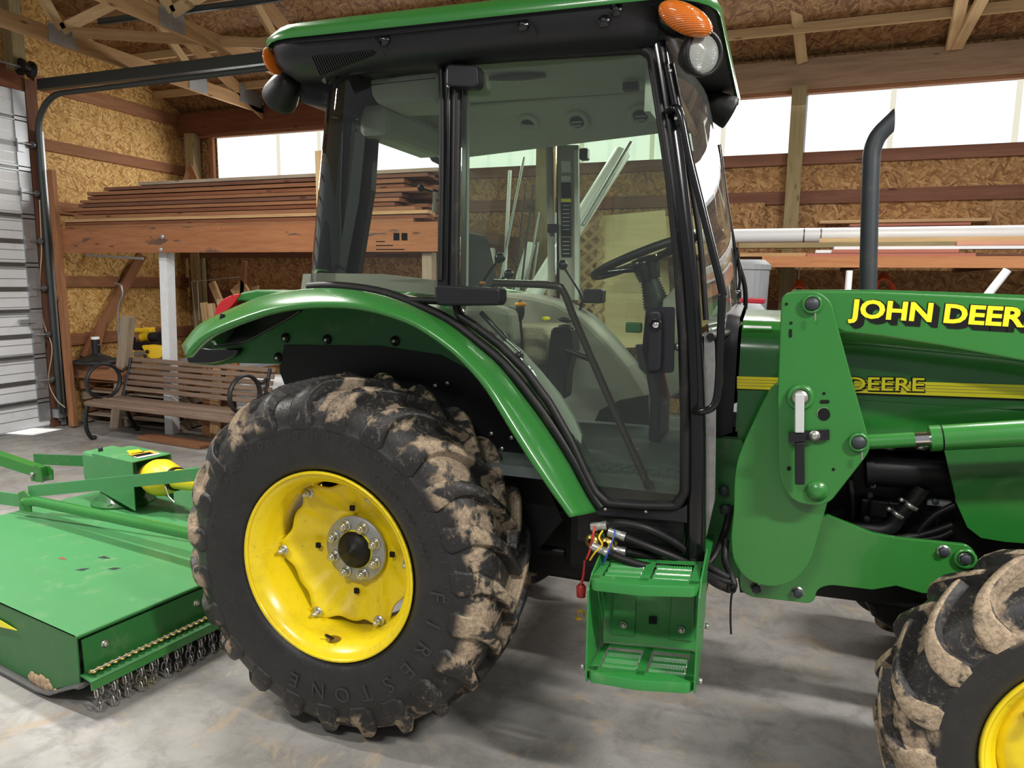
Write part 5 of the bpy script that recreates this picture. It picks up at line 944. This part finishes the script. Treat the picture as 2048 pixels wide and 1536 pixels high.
for p in ((1778,898),(1842,898)): q = U(*p, Y=YE+0.0); MB().bolt(q, (0, 0, 1), 0.022, 0.02, 'zinc').bolt(q+Vector((0, 0, 0.02)), (0, 0, 1), 0.016, 0.025, 'cast_grey').build('hydraulic_fitting', TR)
for p in ((1739,990),(1733,1036),(1744,970),(1870,1002)): MB().bolt(U(*p, Y=YE-0.03), (0, -1, 0), 0.012, 0.014, 'exhaust_grey').build('engine_bolt', TR)
MB().bb(U(1855, 1000, Y=YE), U(1900, 1010, Y=YE+0.03), 'cast_grey').build('engine_tag', TR)
# ------------------------------------------------------------------ loader
def plate(name, pts, Y, th, mat, parent, r=0.0, bevel=0.003): return MB().prism(xz(pts, Y, r), Y, Y+th, mat).build(name, parent, bevel=bevel, seg=2)
LB = plate('loader_bracket', [(1476,1090),(1655,1030),(1700,1048),(1745,1066),(1790,1075),(1935,1090,8),(1952,1105,14),(1950,1128,14),(1905,1160),(1870,1188,8),(1845,1187),(1792,1172),(1745,1180),(1660,1170,10),(1634,1178,8),(1628,1208,8),(1500,1194,8),(1480,1180,8)], 2.60, 0.02, 'green', TR)
MB().prism([(-0.21, 0.70), (-0.06, 0.70), (-0.03, 1.10), (-0.09, 1.22), (-0.21, 1.22)], 2.63, 2.68, 'green_dull').build('rear_gusset', LB); 
for p in ((1448,981),(1450,1018)): MB().bolt(U(*p, Y=2.62), (0, -1, 0), 0.020, 0.015, 'exhaust_grey').build('bracket_bolt', LB)
for p in ((1512,1176),(1595,1184),(1887,1102),(1930,1117)): q = U(*p, Y=2.60); MB().lathe([(0, 0), (0.021, 0), (0.021, -0.003), (0, -0.003)], q, (0, 1, 0), 'zinc', 18).bolt(q, (0, -1, 0), 0.0175, 0.016, 'exhaust_grey').build('bracket_bolt', LB)
q = U(1930, 1117, Y=2.598); MB().lathe([(0.024, 0), (0.034, 0), (0.034, -0.008), (0.026, -0.008)], q, (0, 1, 0), 'green', 24).build('boss_ring', LB)
LOB = [(1557,764,6),(1542,775,8),(1519,818),(1490,880),(1474,920,10),(1468,965,10),(1468,1020,10),(1461,1075,20),(1466,1125,30),(1495,1162,35),(1543,1176,35),(1592,1162,35),(1622,1125,25),(1640,1060,10),(1655,1005),(1690,960),(1690,760)]
plate('loader_mast', LOB, 2.505, 0.025, 'green', TR)
MASTp = [(1563,596,10),(1575,584,8),(1636,583,24),(1663,602,22),(1672,640),(1706,765),(1733,862,12),(1741,895,14),(1733,912,10),(1662,1003,14),(1640,1012,16),(1590,1006,22),(1564,975,22),(1557,930,12),(1555,800),(1559,680)]
MP = plate('loader_mast', MASTp, 2.445, 0.022, 'green', TR, bevel=0.004)
plate('loader_mast', MASTp, 2.56, 0.012, 'green_dull', TR)
MB().prism(xz([(1563,600),(1563,780),(1575,780),(1575,600)], 2.45), 2.46, 2.56, 'green').build('mast_web', MP)
def pin(px, py, r, hexr, name='pivot_pin'):
    q = U(px, py, Y=2.442); MB().lathe([(r*0.72, 0.004), (r, 0.004), (r, -0.010), (r*0.74, -0.012), (r*0.72, -0.004)], q, (0, 1, 0), 'green', 28).lathe([(0, -0.014), (r*0.66, -0.014), (r*0.7, -0.010), (r*0.7, 0.0)], q, (0, 1, 0), 'exhaust_grey', 24).build(name, MP)
    MB().tube([q+Vector((0.01, -0.02, -r*0.9)), q+Vector((0.012, -0.022, -r*1.7))], 0.003, 'steel', 6).build('cotter_pin', MP)
pin(1624, 608, 0.030, 0); pin(1717, 884, 0.030, 0)
q = U(1634, 982, Y=2.442); MB().lathe([(0, -0.010), (0.02, -0.012), (0.024, -0.004), (0.034, -0.003), (0.034, 0.003)], q, (0, 1, 0), 'green', 26).build('boss_ring', MP)
q = U(1600, 795, Y=2.442); MB().lathe([(0.026, -0.004), (0.030, -0.010), (0.038, -0.010), (0.044, 0.002)], q, (0, 1, 0), 'green', 30).lathe([(0, -0.012), (0.024, -0.012), (0.026, 0)], q, (0, 1, 0), 'zinc', 24).build('boss_ring', MP)
MB().slab([U(*p, Y=2.40) for p in ((1590,788),(1609,788),(1608,866),(1590,866))], (0, 0.028, 0), 'worn_lever').build('park_lever', MP, bevel=0.003)
MB().slab([U(*p, Y=2.40) for p in ((1590,885),(1609,885),(1610,970),(1590,970))], (0, 0.022, 0), 'black_plastic').build('lever_grip', MP, bevel=0.004)
MB().slab([U(*p, Y=2.395) for p in ((1577,868),(1611,868),(1611,883),(1577,886))], (0, 0.035, 0), 'black_plastic').slab([U(*p, Y=2.43) for p in ((1611,862),(1659,860),(1659,880),(1611,880))], (0, 0.01, 0), 'black_plastic').build('lever_clip', MP); MB().lathe([(0, 0), (0.017, 0), (0.017, -0.004), (0, -0.004)], U(1629, 871, Y=2.43), (0, 1, 0), 'zinc', 18).bolt(U(1629, 871, Y=2.426), (0, -1, 0), 0.012, 0.012, 'zinc').build('clip_bolt', MP)
def hole(pts, Y=2.443, name='slot_hole'): MB().slab([U(*p, Y=Y) for p in pts], (0, 0.001, 0), 'black_decal').build(name, MP)
def circ(px, py, r, n=20): return [(px+r*math.cos(2*math.pi*k/n), py+r*math.sin(2*math.pi*k/n)) for k in range(n)]
hole(circ(1648, 829, 12.5)); hole(roundpoly([(1640,800),(1659,800),(1659,807),(1640,807)], 3.4)); hole(roundpoly([(1578,658),(1584,658),(1584,675),(1578,675)], 3)); hole(circ(1648, 787, 3.2, 10)); hole(circ(1573, 608, 3.2, 10)); hole(circ(1582, 646, 3.2, 10)); hole(circ(1578, 937, 4.5, 12)); hole(circ(1667, 939, 3.2, 10))
MB().lathe([(0.019, 0), (0.021, -0.001)], U(1648, 827, Y=2.444), (0, 1, 0), 'zinc', 20, a0=3.4, a1=6.0).build('hole_rim', MP)
# loader arm with its lettering
YA = 2.475
arm = MB().prism(xz([(1600,583),(1622,581.5),(1750,584),(1900,590),(2130,600),(2420,640),(2560,720),(2760,980),(2700,1010),(2480,800),(2350,775),(2130,738),(2048,722),(1880,691),(1760,672),(1689,664),(1620,640)], YA), YA, YA+0.10, 'green').build('loader_arm', TR, bevel=0.006)
MB().prism(xz([(1585,580),(1750,579.5),(1900,584),(2130,593),(2420,633),(2420,639),(2130,599),(1750,585),(1585,584)], YA+0.01), YA+0.01, YA+0.12, 'green').build('arm_top_plate', arm)
def line_text(txt, p0, p1, capx, Y, name, par, mat, bold=0.0, shear=0.0, dy=0.0, dxw=0.0, thick=0.0012, fill=1.0, dz=0.0):
    """text between two baseline pixels on the plane y = Y, cap height given in pixels"""
    A, B = U(*p0, Y=Y), U(*p1, Y=Y); top = U(p0[0], p0[1]-capx, Y=Y); hgt = (top-A).length; vs, fs = text_mesh(txt, 1.0, 'tmp', None, thick/hgt, bold, shear)
    xs = [v[0] for v in vs]; ys = [v[1] for v in vs]; y0, y1 = 0.0, 0.69; L = (B-A).length; x0, x1 = min(xs), max(xs); ux_ = (B-A).normalized(); up = Vector((-ux_.z, 0, ux_.x))
    out = [A+ux_*((v[0]-x0)/(x1-x0)*L+dxw)+up*((v[1]-y0)/(y1-y0)*hgt+dz)+Vector((0, -v[2]*hgt-dy, 0)) for v in vs]; return MB().add(out, fs, mat).build(name, par)
LT = dict(p0=(1696,633), p1=(2079,655), capx=34)
for k in range(0, 5): line_text('JOHN DEERE', Y=YA, name='lettering_shadow', par=arm, mat='black_decal', bold=0.062, dxw=0.0040*k, dz=-0.0034*k, dy=0.0002*k, **LT)
line_text('JOHN DEERE', Y=YA, name='arm_lettering', par=arm, mat='yellow_decal', bold=0.034, dy=0.0028, **LT)
HT = dict(p0=(1695,779), p1=(1848,782), capx=25)
for k in range(0, 3): line_text('DEERE', Y=YH-0.004, name='lettering_shadow', par=hood, mat='black_decal', bold=0.045, dxw=0.002*k, dz=-0.0018*k, dy=0.0003*k, **HT)
line_text('DEERE', Y=YH-0.004, name='hood_lettering', par=hood, mat='yellow_decal', bold=0.014, dy=0.003, **HT)
# lift cylinder
a_ = U(1717, 885, Y=2.51); e_ = U(2120, 862, Y=2.51); d_ = (e_-a_).normalized(); L1 = (U(1828, 873, Y=2.51)-a_).length; L2 = (U(1858, 870, Y=2.51)-a_).length
MB().tube([a_, a_+d_*L1], 0.024, 'green', 18).build('cylinder_rod_sleeve', TR); MB().tube([a_+d_*L1, a_+d_*L2], 0.023, 'chrome', 18).build('cylinder_rod', TR)
MB().tube([a_+d_*L2, a_+d_*(L2+0.03)], 0.041, 'green', 24).tube([a_+d_*(L2+0.03), a_+d_*(L2+0.035)], 0.039, 'black_decal', 24).tube([a_+d_*(L2+0.035), a_+d_*(L2+0.95)], 0.0405, 'green', 24).build('lift_cylinder', TR)
# far loader mast and arm
MB().prism([(p[0], p[1]) for p in xz(LOB, 2.505)], 2*YC-2.53, 2*YC-2.505, 'green').build('loader_mast', TR); MB().prism(xz([(1600,583),(2130,600),(2130,738),(1880,691),(1689,664),(1620,640)], YA), 2*YC-2.575, 2*YC-2.475, 'green').build('loader_arm', TR)
# ------------------------------------------------------------------ steps
SX0, SX1 = -0.515, -0.165
def sh(p): return Vector((p[0], p[1], p[2]+0.10*(p[0]+0.50)))
b = MB(); b.slab([sh((SX0+0.003, 2.36, 0.50)), sh((SX1-0.003, 2.36, 0.50)), sh((SX1-0.003, 2.37, 0.81)), sh((SX0+0.003, 2.37, 0.81))], (0, 0.006, 0), 'green_step'); b.slab([sh((SX0-0.01, 2.37, 0.80)), sh((SX1, 2.37, 0.80)), sh((SX1, 2.62, 0.82)), sh((SX0-0.01, 2.62, 0.82))], (0, 0, 0.006), 'green_step')
ST = b.build('boarding_step', TR)
for x, dx_ in ((SX0, 1), (SX1, -1)):
    pts = [(2.13, 0.475), (2.20, 0.475), (2.28, 0.50), (2.31, 0.60), (2.37, 0.62), (2.37, 0.85), (2.33, 0.875), (2.16, 0.84), (2.11, 0.80), (2.11, 0.49)]
    vs = [sh((x, p[0], p[1])) for p in pts]; MB().slab(vs, (0.006*dx_, 0, 0), 'green_step').build('side_plate', ST, bevel=0.002)
MB().slab([sh((SX0-0.012, 2.35, 0.47)), sh((SX0-0.012, 2.45, 0.47)), sh((SX0-0.012, 2.45, 0.90)), sh((SX0-0.012, 2.35, 0.90))], (0.005, 0, 0), 'green_dull').build('rear_bracket', ST)
for x in (SX0+0.075, SX1-0.075):
    MB().slab([sh((x-0.04, 2.352, 0.535)), sh((x+0.04, 2.352, 0.535)), sh((x+0.04, 2.362, 0.81)), sh((x-0.04, 2.362, 0.81))], (0, 0.005, 0), 'green_step').build('mounting_flange', ST, bevel=0.003)
    MB().lathe([(0, 0), (0.013, 0), (0.013, -0.003), (0, -0.003)], sh((x, 2.352, 0.575)), (0, 1, 0), 'zinc', 16).bolt(sh((x, 2.349, 0.575)), (0, -1, 0), 0.009, 0.009, 'zinc').build('step_bolt', ST)
MB().slab([sh((-0.352, 2.354, 0.585)), sh((-0.325, 2.354, 0.585)), sh((-0.325, 2.354, 0.61)), sh((-0.352, 2.354, 0.61))], (0, 0.004, 0), 'black_decal').build('step_slot', ST)
for p in ((SX1+0.006, 2.30, 0.62), (SX1+0.006, 2.14, 0.515), (SX0-0.008, 2.14, 0.52), (SX0-0.02, 2.38, 0.53)): MB().bolt(sh(p), (1 if p[0] > -0.3 else -1, 0, 0), 0.010, 0.012, 'zinc').build('step_bolt', ST)
def tread(z):
    t_ = []; x0, x1 = SX0+0.006, SX1-0.006; y0, y1 = 2.105, 2.315; xm = (x0+x1)/2; b = MB()
    fr_ = [(x0+0.03, y1), (x1-0.03, y1), (x1, y1-0.06), (x1, y0+0.03), (x1-0.015, y0+0.004), (xm, y0-0.012), (x0+0.015, y0+0.004), (x0, y0+0.03), (x0, y1-0.06)]
    b.slab([sh((x, y, z)) for x, y in roundpoly(fr_[3:8]+[(x0, y0+0.045), (x1, y0+0.045)], 0.01)], (0, 0, -0.006), 'green_step')
    # front lip
    lip = roundpoly([(x0, y0+0.05), (x0, y0+0.03), (x0+0.015, y0+0.004), (xm, y0-0.012), (x1-0.015, y0+0.004), (x1, y0+0.03), (x1, y0+0.05)], 0.012)
    lp = [p for p in lip]; b.grid([[sh((x, y, z)) for x, y in lp], [sh((x, y-0.003, z-0.006)) for x, y in lp], [sh((x, y-0.002, z-0.034)) for x, y in lp]], 'green_step')
    for (xa, xb) in ((x0, x0+0.03), (xm-0.014, xm+0.014), (x1-0.03, x1)): b.slab([sh((xa, y0+0.02, z)), sh((xb, y0+0.02, z)), sh((xb+(0.0 if xa != x1-0.03 else -0.01), y1, z)), sh((xa+(0.01 if xa == x0 else 0), y1, z))], (0, 0, -0.006), 'green_step')
    b.slab([sh((x0+0.01, y1-0.02, z)), sh((x1-0.01, y1-0.02, z)), sh((x1-0.03, y1, z)), sh((x0+0.03, y1, z))], (0, 0, -0.006), 'green_step')
    tr_ = b.build('tread', ST)
    for (xa, xb) in ((x0+0.035, xm-0.02), (xm+0.02, x1-0.035)):
        for y in (y0+0.075, y0+0.118, y0+0.160):
            n_ = 13; row0 = []; row1 = []; row2 = []
            for k in range(2*n_+1):
                x = xa+(xb-xa)*k/(2*n_); h_ = 0.0045 if k % 2 else 0.0; row0.append(sh((x, y-0.018, z-0.026))); row1.append(sh((x, y, z+h_-0.002))); row2.append(sh((x, y+0.004, z-0.004)))
            MB().grid([row0, [a.lerp(c, 0.75) for a, c in zip(row0, [sh((xa+(xb-xa)*k/(2*n_), y, z-0.003)) for k in range(2*n_+1)])], row1, row2], 'green_step').build('grip_strip', tr_)
tread(0.52); tread(0.835)
# hydraulic couplers and hoses beside the step
YH2 = 2.36
def hose(pts, r, name='hydraulic_hose', mat='black_rubber'):
    q = [U(p[0], p[1], Y=p[2]) for p in pts]; return MB().tube(bez(q, 8), r, mat, 14).build(name, TR)
hose([(1212,1051,2.30),(1240,1046,2.29),(1290,1056,2.30),(1340,1080,2.34),(1385,1110,2.38),(1420,1135,2.42),(1455,1155,2.44)], 0.0135)
hose([(1245,1072,2.30),(1300,1095,2.30),(1360,1120,2.33),(1400,1142,2.38),(1440,1160,2.42),(1462,1165,2.44)], 0.0135)
hose([(1215,1105,2.28),(1250,1120,2.27),(1300,1134,2.28),(1350,1135,2.32),(1395,1140,2.36),(1430,1165,2.4),(1458,1178,2.43)], 0.0145)
hose([(1248,1102,2.32),(1290,1112,2.33),(1335,1125,2.36),(1370,1125,2.4),(1380,1128,2.42)], 0.0115)
hose([(1458,1178,2.43),(1468,1172,2.43),(1462,1150,2.45),(1450,1120,2.5),(1452,1080,2.55)], 0.012); hose([(1400,1145,2.45),(1430,1110,2.5),(1450,1060,2.6),(1462,1010,2.62)], 0.012)
for a_, b_, Y in (((1183,1054),(1212,1051),2.30), ((1217,1062),(1248,1073),2.29), ((1182,1090),(1215,1106),2.27), ((1222,1097),(1249,1103),2.31)):
    A, B = U(*a_, Y=Y), U(*b_, Y=Y); d_ = (B-A).normalized(); MB().tube([A, A+d_*0.022], 0.0165, 'zinc', 6).tube([A+d_*0.022, B], 0.0135, 'cast_grey', 14).tube([B-d_*0.012, B+d_*0.004], 0.0155, 'zinc', 14).build('hose_fitting', TR)
for p in ((1195,1078),(1225,1084)): q = U(*p, Y=2.33); MB().lathe([(0.014, 0), (0.024, 0.002), (0.024, 0.012), (0.018, 0.014), (0.018, 0.03), (0.024, 0.032), (0.024, 0.045), (0.01, 0.05)], q, (-0.3, -1, 0.1), 'brass', 20).build('coupler', TR)
hose([(1205,1062,2.27),(1198,1075,2.24),(1204,1090,2.24),(1190,1105,2.24),(1180,1120,2.25)], 0.003, 'yellow_tag', 'tool_yellow'); hose([(1190,1052,2.28),(1186,1070,2.26),(1180,1100,2.26),(1173,1118,2.26)], 0.004, 'red_tag', 'red_cap'); hose([(1230,1060,2.27),(1226,1078,2.25),(1214,1110,2.23),(1205,1132,2.24)], 0.003, 'blue_tag', 'blue_tie'); hose([(1170,1120,2.35),(1167,1150,2.35),(1162,1170,2.35)], 0.005, 'red_tag', 'red_cap')
MB().lathe([(0.0, 0), (0.016, 0.004), (0.018, 0.04), (0.01, 0.05)], U(1162, 1195, Y=2.36), (0, 0, 1), 'red_cap', 16).build('dust_cap', TR); MB().lathe([(0.016, 0), (0.018, 0.01), (0.016, 0.03)], U(1162, 1228, Y=2.36), (0, -1, 0.2), 'tool_yellow', 16).build('dust_cap', TR)
MB().prism(xz([(1262,1108),(1290,1092),(1310,1072),(1312,1100),(1322,1112),(1318,1124),(1262,1118)], 2.5), 2.5, 2.54, 'green_dull').build('valve_bracket', TR); MB().prism(xz([(1400,1115),(1450,1060),(1478,1030),(1470,1150),(1440,1160)], 2.66), 2.66, 2.7, 'green_dull').build('frame_gusset', TR)
zt_ = hose([(1466,1178,2.42),(1462,1200,2.42),(1461,1235,2.42),(1462,1268,2.42)], 0.0035, 'cable_tie')
MB().tube([U(1464+8*math.cos(a), 1176+10*math.sin(a), Y=2.41) for a in [i*math.pi/8 for i in range(17)]], 0.003, 'black_rubber', 6, cap=False).build('tie_loop', TR)
# ------------------------------------------------------------------ rotary cutter hitched behind
D0 = Vector((-2.572, 1.915, 0.33)); ang = R(170.7); da = Vector((math.cos(ang), math.sin(ang), 0)); db = Vector((math.cos(R(81.4)), math.sin(R(81.4)), 0)); up = Vector((0, 0, 1))
def dk(a, b_, z): return D0+da*a+db*b_+up*(z-0.33)
RC = empty('rotary_cutter', dk(0.9, 0.9, 0), 'wide green mower deck with a gearbox standing behind the rear wheel', 'mower')
def DK(px, py, z): p = U(px, py, Z=z); return p
deck = MB().slab([dk(0, 0, 0.33), dk(1.9, 0, 0.33), dk(1.9, 1.95, 0.33), dk(0, 1.95, 0.33)], (0, 0, -0.006), 'green_deck').build('deck', RC)
MB().tube([dk(0.004, 0.0, 0.326), dk(0.004, 1.95, 0.326)], 0.008, 'green_dull', 8).build('deck_edge', RC)
sd_ = [(0, 0.33), (1.9, 0.33), (1.9, 0.03), (0.62, 0.025), (0.30, 0.025), (0.22, 0.035), (0.12, 0.08), (0.0, 0.125)]
MB().slab([dk(a, 0, z) for a, z in sd_], db*0.006, 'green_dull').build('side_skirt', RC); MB().slab([dk(a, 1.95, z) for a, z in sd_], db*0.006, 'green_dull').build('side_skirt', RC)
MB().tube([dk(a, 0.0, z) for a, z in [(1.9, 0.02), (0.62, 0.015), (0.30, 0.015), (0.2, 0.03), (0.1, 0.08), (0.0, 0.125), (-0.03, 0.13)]], 0.008, 'dark_strut', 8, flat=0.03, up=db).build('skid_shoe', RC)
def side_pt(px, py):
    d = Vector(ray(px, py)); o_ = Vector((0, 0, H)); s = (D0-db*0.004-o_).dot(db)/d.dot(db); return o_+d*s
MB().slab([side_pt(*p) for p in ((-60,1222),(0,1241),(33,1261),(0,1254),(-60,1246))], db*0.003, 'yellow_decal').build('side_stripe', RC)
b = MB()
random.seed(3)
for k in range(40): b.ball(dk(0.18+random.random()*0.2, -0.004, 0.035+abs(random.gauss(0, 0.016))), 0.010+random.random()*0.012, 'mud', 5, sy=0.3)
b.build('caked_mud', RC)['kind'] = 'stuff'
# front guard with bolts, rod and chains
MB().slab([dk(-0.002, 0.02, 0.31), dk(-0.002, 1.95, 0.31), dk(-0.01, 1.95, 0.165), dk(-0.01, 0.02, 0.165)], da*0.006, 'green_dull').build('front_skirt', RC)
MB().slab([dk(-0.01, 0.0, 0.165), dk(-0.01, 1.95, 0.165), dk(-0.085, 1.95, 0.155), dk(-0.085, 0.0, 0.155)], (0, 0, 0.006), 'green_dull').slab([dk(-0.085, 0.0, 0.155), dk(-0.085, 1.95, 0.155), dk(-0.088, 1.95, 0.125), dk(-0.088, 0.0, 0.125)], (-0.006, 0, 0), 'green').build('chain_shelf', RC)
for y in (0.11, 0.55, 0.98): MB().lathe([(0, 0), (0.016, 0), (0.016, 0.004), (0, 0.004)], dk(-0.004, y, 0.255), -da, 'zinc', 16).bolt(dk(-0.008, y, 0.255), -da, 0.011, 0.012, 'zinc').build('guard_bolt', RC)
MB().tube([dk(-0.045, 0.02, 0.182), dk(-0.045, 1.4, 0.182)], 0.006, 'steel', 8).build('chain_rod', RC)
def link_(c, ax, s=0.021):
    ax = Vector(ax).normalized(); sd = ax.cross(up) if abs(ax.z) < 0.9 else da; sd = sd.normalized()
    return [Vector(c)+ax*(s*0.62*(1 if math.cos(t_) > 0 else -1)*1.0+s*0.5*math.cos(t_))+sd*s*0.55*math.sin(t_) for t_ in [i*2*math.pi/10 for i in range(11)]]
chains = 40
for i in range(chains):
    y = 0.03+i*0.030; b = MB(); b.tube(link_(dk(-0.045, y, 0.182), (1, 0.2, 0), 0.013), 0.0045, 'brass', 5, cap=False)
    for k in range(4):
        ph = (i*1.7+k*2.3); sd2 = da if k % 2 else db; c = dk((-0.05 if i % 2 else -0.072)+0.006*math.sin(ph), y+0.006*math.cos(ph), 0.124-0.030*k); pts = [c+up*(0.021*math.cos(t_))+sd2*0.011*math.sin(t_) for t_ in [j*2*math.pi/10 for j in range(11)]]; b.tube(pts, 0.0038, 'steel' if k % 2 else 'dark_strut', 5, cap=False)
    b.build('guard_chain', RC)
# gearbox housing, shaft and hitch frame
gz = 0.50
G = lambda px, py, z: U(px, py, Z=z)
gx, gy = -3.80, 3.30                     # gearbox centre
def gb(a, b_, z): return Vector((gx, gy, 0))+da*a+db*b_+up*z
def gbox(a0, a1, b0, b1, z0, z1, mat, name, bevel=0.006):
    M3 = Matrix((da, db, up)).transposed(); c = gb((a0+a1)/2, (b0+b1)/2, (z0+z1)/2); return MB().box(c, (abs(a1-a0), abs(b1-b0), z1-z0), mat, M3).build(name, RC, bevel=bevel)
MB().slab([gb(-0.22, -0.14, 0.66), gb(0.2, -0.14, 0.66), gb(0.2, 0.12, 0.66), gb(-0.22, 0.12, 0.66)], (0, 0, 0.005), 'green_deck').slab([gb(-0.22, -0.14, 0.66), gb(0.2, -0.14, 0.66), gb(0.2, -0.14, 0.44), gb(-0.22, -0.14, 0.36)], db*0.005, 'green_deck').slab([gb(-0.22, 0.12, 0.66), gb(0.2, 0.12, 0.66), gb(0.2, 0.12, 0.44), gb(-0.22, 0.12, 0.36)], db*0.005, 'green_deck').build('gearbox_shield', RC)
gbox(0.2, 0.36, -0.12, 0.10, 0.46, 0.655, 'green_deck', 'gearbox', 0.02); MB().lathe([(0, 0), (0.19, 0), (0.19, 0.015), (0.14, 0.03), (0.12, 0.12), (0, 0.12)], gb(0.12, 0, 0.33), (0, 0, 1), 'green_dull', 32).build('gearbox_base', RC)
for k in range(6): MB().bolt(gb(0.12+0.165*math.cos(k*1.05), 0.165*math.sin(k*1.05), 0.345), (0, 0, 1), 0.014, 0.012, 'green_dull').build('base_bolt', RC)
MB().bolt(gb(0.24, -0.06, 0.655), (0, 0, 1), 0.014, 0.03, 'exhaust_grey').build('breather', RC)
for (a0, a1, b0, b1, m) in ((-0.06, 0.04, -0.10, -0.03, 'yellow_decal'), (-0.16, -0.05, -0.10, -0.02, 'label_orange'), (-0.19, -0.16, -0.10, -0.02, 'label_white')):
    pass
for (pp, m) in ((((253,902),(277,899),(290,905),(262,909)),'yellow_decal'), (((255,909),(300,901),(318,906),(272,914)),'label_orange'), (((268,914),(314,906),(322,908),(276,917)),'label_white')):
    MB().slab([U(*p, Z=0.668) for p in pp], (0, 0, 0.002), m).build('warning_label', RC)
for k in range(3): MB().slab([U(*p, Z=0.671) for p in ((264+4*k,910.5+1.2*k),(300+3*k,904+1.1*k),(301+3*k,905+1.1*k),(265+4*k,911.6+1.2*k))], (0, 0, 0.001), 'black_decal').build('label_line', RC)
s0 = gb(-0.14, 0.0, 0.535); s1 = Vector((-2.05, 3.05, 0.66)); sdv = (s1-s0).normalized()
MB().lathe([(0.05, 0), (0.085, 0.03), (0.11, 0.10), (0.115, 0.16), (0.09, 0.24), (0.065, 0.27)], s0, sdv, 'tool_yellow', 28).build('shaft_shield', RC); MB().tube([s0+sdv*0.2, s1], 0.062, 'yellow', 24).build('drive_shaft', RC); MB().tube([s0+sdv*0.27, s0+sdv*0.30], 0.072, 'black_rubber', 24).build('shaft_collar', RC)
MB().tube([s0+sdv*0.27+Vector((0, -.07, -.03)), s0+sdv*0.3+Vector((0, -.075, -.09)), s0+sdv*0.36+Vector((0, -.08, -.12))], 0.006, 'steel', 6).build('shield_chain', RC)
# A-frame: near diagonal bar from the deck pivot up to the top link, near lower tube and far bar
pv = U(58, 1001, Z=0.43)
MB().slab([U(*p, Z=None, Y=None, X=None) if False else p for p in [pv+Vector((0, 0, 0.02)), pv+Vector((0, 0, 0.09))]+[Vector((-2.45, 2.95, 0.83)), Vector((-2.45, 2.95, 0.76))]], (0.0, 0.012, 0), 'green_deck').build('brace_bar', RC)
MB().tube([pv+Vector((0, -0.02, 0)), U(75, 1003, Z=0.44), Vector((-2.25, 2.62, 0.50))], 0.030, 'green', 14).build('lower_tube', RC)
MB().slab([pv+Vector((-0.05, -0.03, -0.06)), pv+Vector((0.05, -0.03, -0.06)), pv+Vector((0.05, -0.03, 0.04)), pv+Vector((0.0, -0.03, 0.07)), pv+Vector((-0.05, -0.03, 0.05))], (0, 0.012, 0), 'green').build('pivot_plate', RC, bevel=0.004); MB().bolt(pv+Vector((0, -0.03, 0)), (0, -1, 0), 0.022, 0.02, 'green').build('pivot_bolt', RC)
e0 = U(-60, 985, Z=0.42); MB().slab([pv+Vector((0, 0, 0.03)), pv+Vector((0, 0, -0.05)), e0+Vector((0, 0, -0.05)), e0+Vector((0, 0, 0.03))], (0, 0.012, 0), 'green_deck').build('rear_bar', RC)
a_ = U(75, 948, Z=0.42); e0 = U(-60, 905, Z=0.55)
MB().slab([a_+Vector((0.02, 0, 0.04)), a_+Vector((0.02, 0, -0.03)), e0+Vector((0, 0, -0.03)), e0+Vector((0, 0, 0.05))], (-0.02, 0.07, 0), 'green').build('rear_arm', RC)
MB().slab([U(*p, Y=a_.y-0.03) for p in ((62,962),(85,965),(80,935),(70,930),(60,940))], (0, 0.01, 0), 'green').slab([U(*p, Y=a_.y+0.07) for p in ((72,965),(105,960),(104,940),(97,932),(84,935))], (0, 0.01, 0), 'green').build('arm_bracket', RC); MB().bolt(U(67, 948, Y=a_.y-0.03), (0, -1, 0), 0.016, 0.02, 'zinc').build('arm_bolt', RC)
a_ = U(67, 916, Z=0.40); b2 = U(172, 920, Z=0.42); MB().slab([a_+Vector((0, 0, -0.05)), a_+Vector((0, 0, 0.03)), b2+Vector((0, 0, 0.03)), b2+Vector((0, 0, -0.05))], (0, 0.012, 0), 'green_dull').build('cross_bar', RC)
a_ = U(245, 935, Z=0.5); MB().lathe([(0, 0), (0.02, 0)], DK(243, 1033, 0.332), (0, 0, 1), 'black_decal', 16).build('deck_hole', RC)
for p, q_, m in (((115,1117),(135,1120),'redwood'), ((150,1140),(180,1136),'exhaust_grey'), ((215,1138),(242,1136),'exhaust_grey'), ((195,1115),(222,1117),'exhaust_grey')): MB().slab([DK(p[0], p[1], 0.3305), DK((p[0]+q_[0])/2, p[1]-3, 0.3305), DK(q_[0], q_[1], 0.3305), DK((p[0]+q_[0])/2, p[1]+2, 0.3305)], (0, 0, 0.0006), m).build('paint_scuff', RC)
# hay
b = MB(); random.seed(11); hc = U(248, 1360, Z=0)
for k in range(110):
    a = random.random()*6.28; r1 = random.random()**0.5; p = hc+Vector((0.12*r1*math.cos(a), 0.05*r1*math.sin(a), 0.004+random.random()*0.022)); t_ = random.gauss(0, 0.5); d = Vector((math.cos(t_), math.sin(t_), random.gauss(0, .12)))*random.uniform(0.03, 0.09)
    b.tube([p-d, p+Vector((0, 0, .008)), p+d+Vector((0, 0, random.uniform(-.003, .01)))], 0.0011, 'dry_grass', 4)
o = b.build('hay_clump'); tag(o, 'small clump of dry hay lying under the mower chains', 'hay'); o['kind'] = 'stuff'
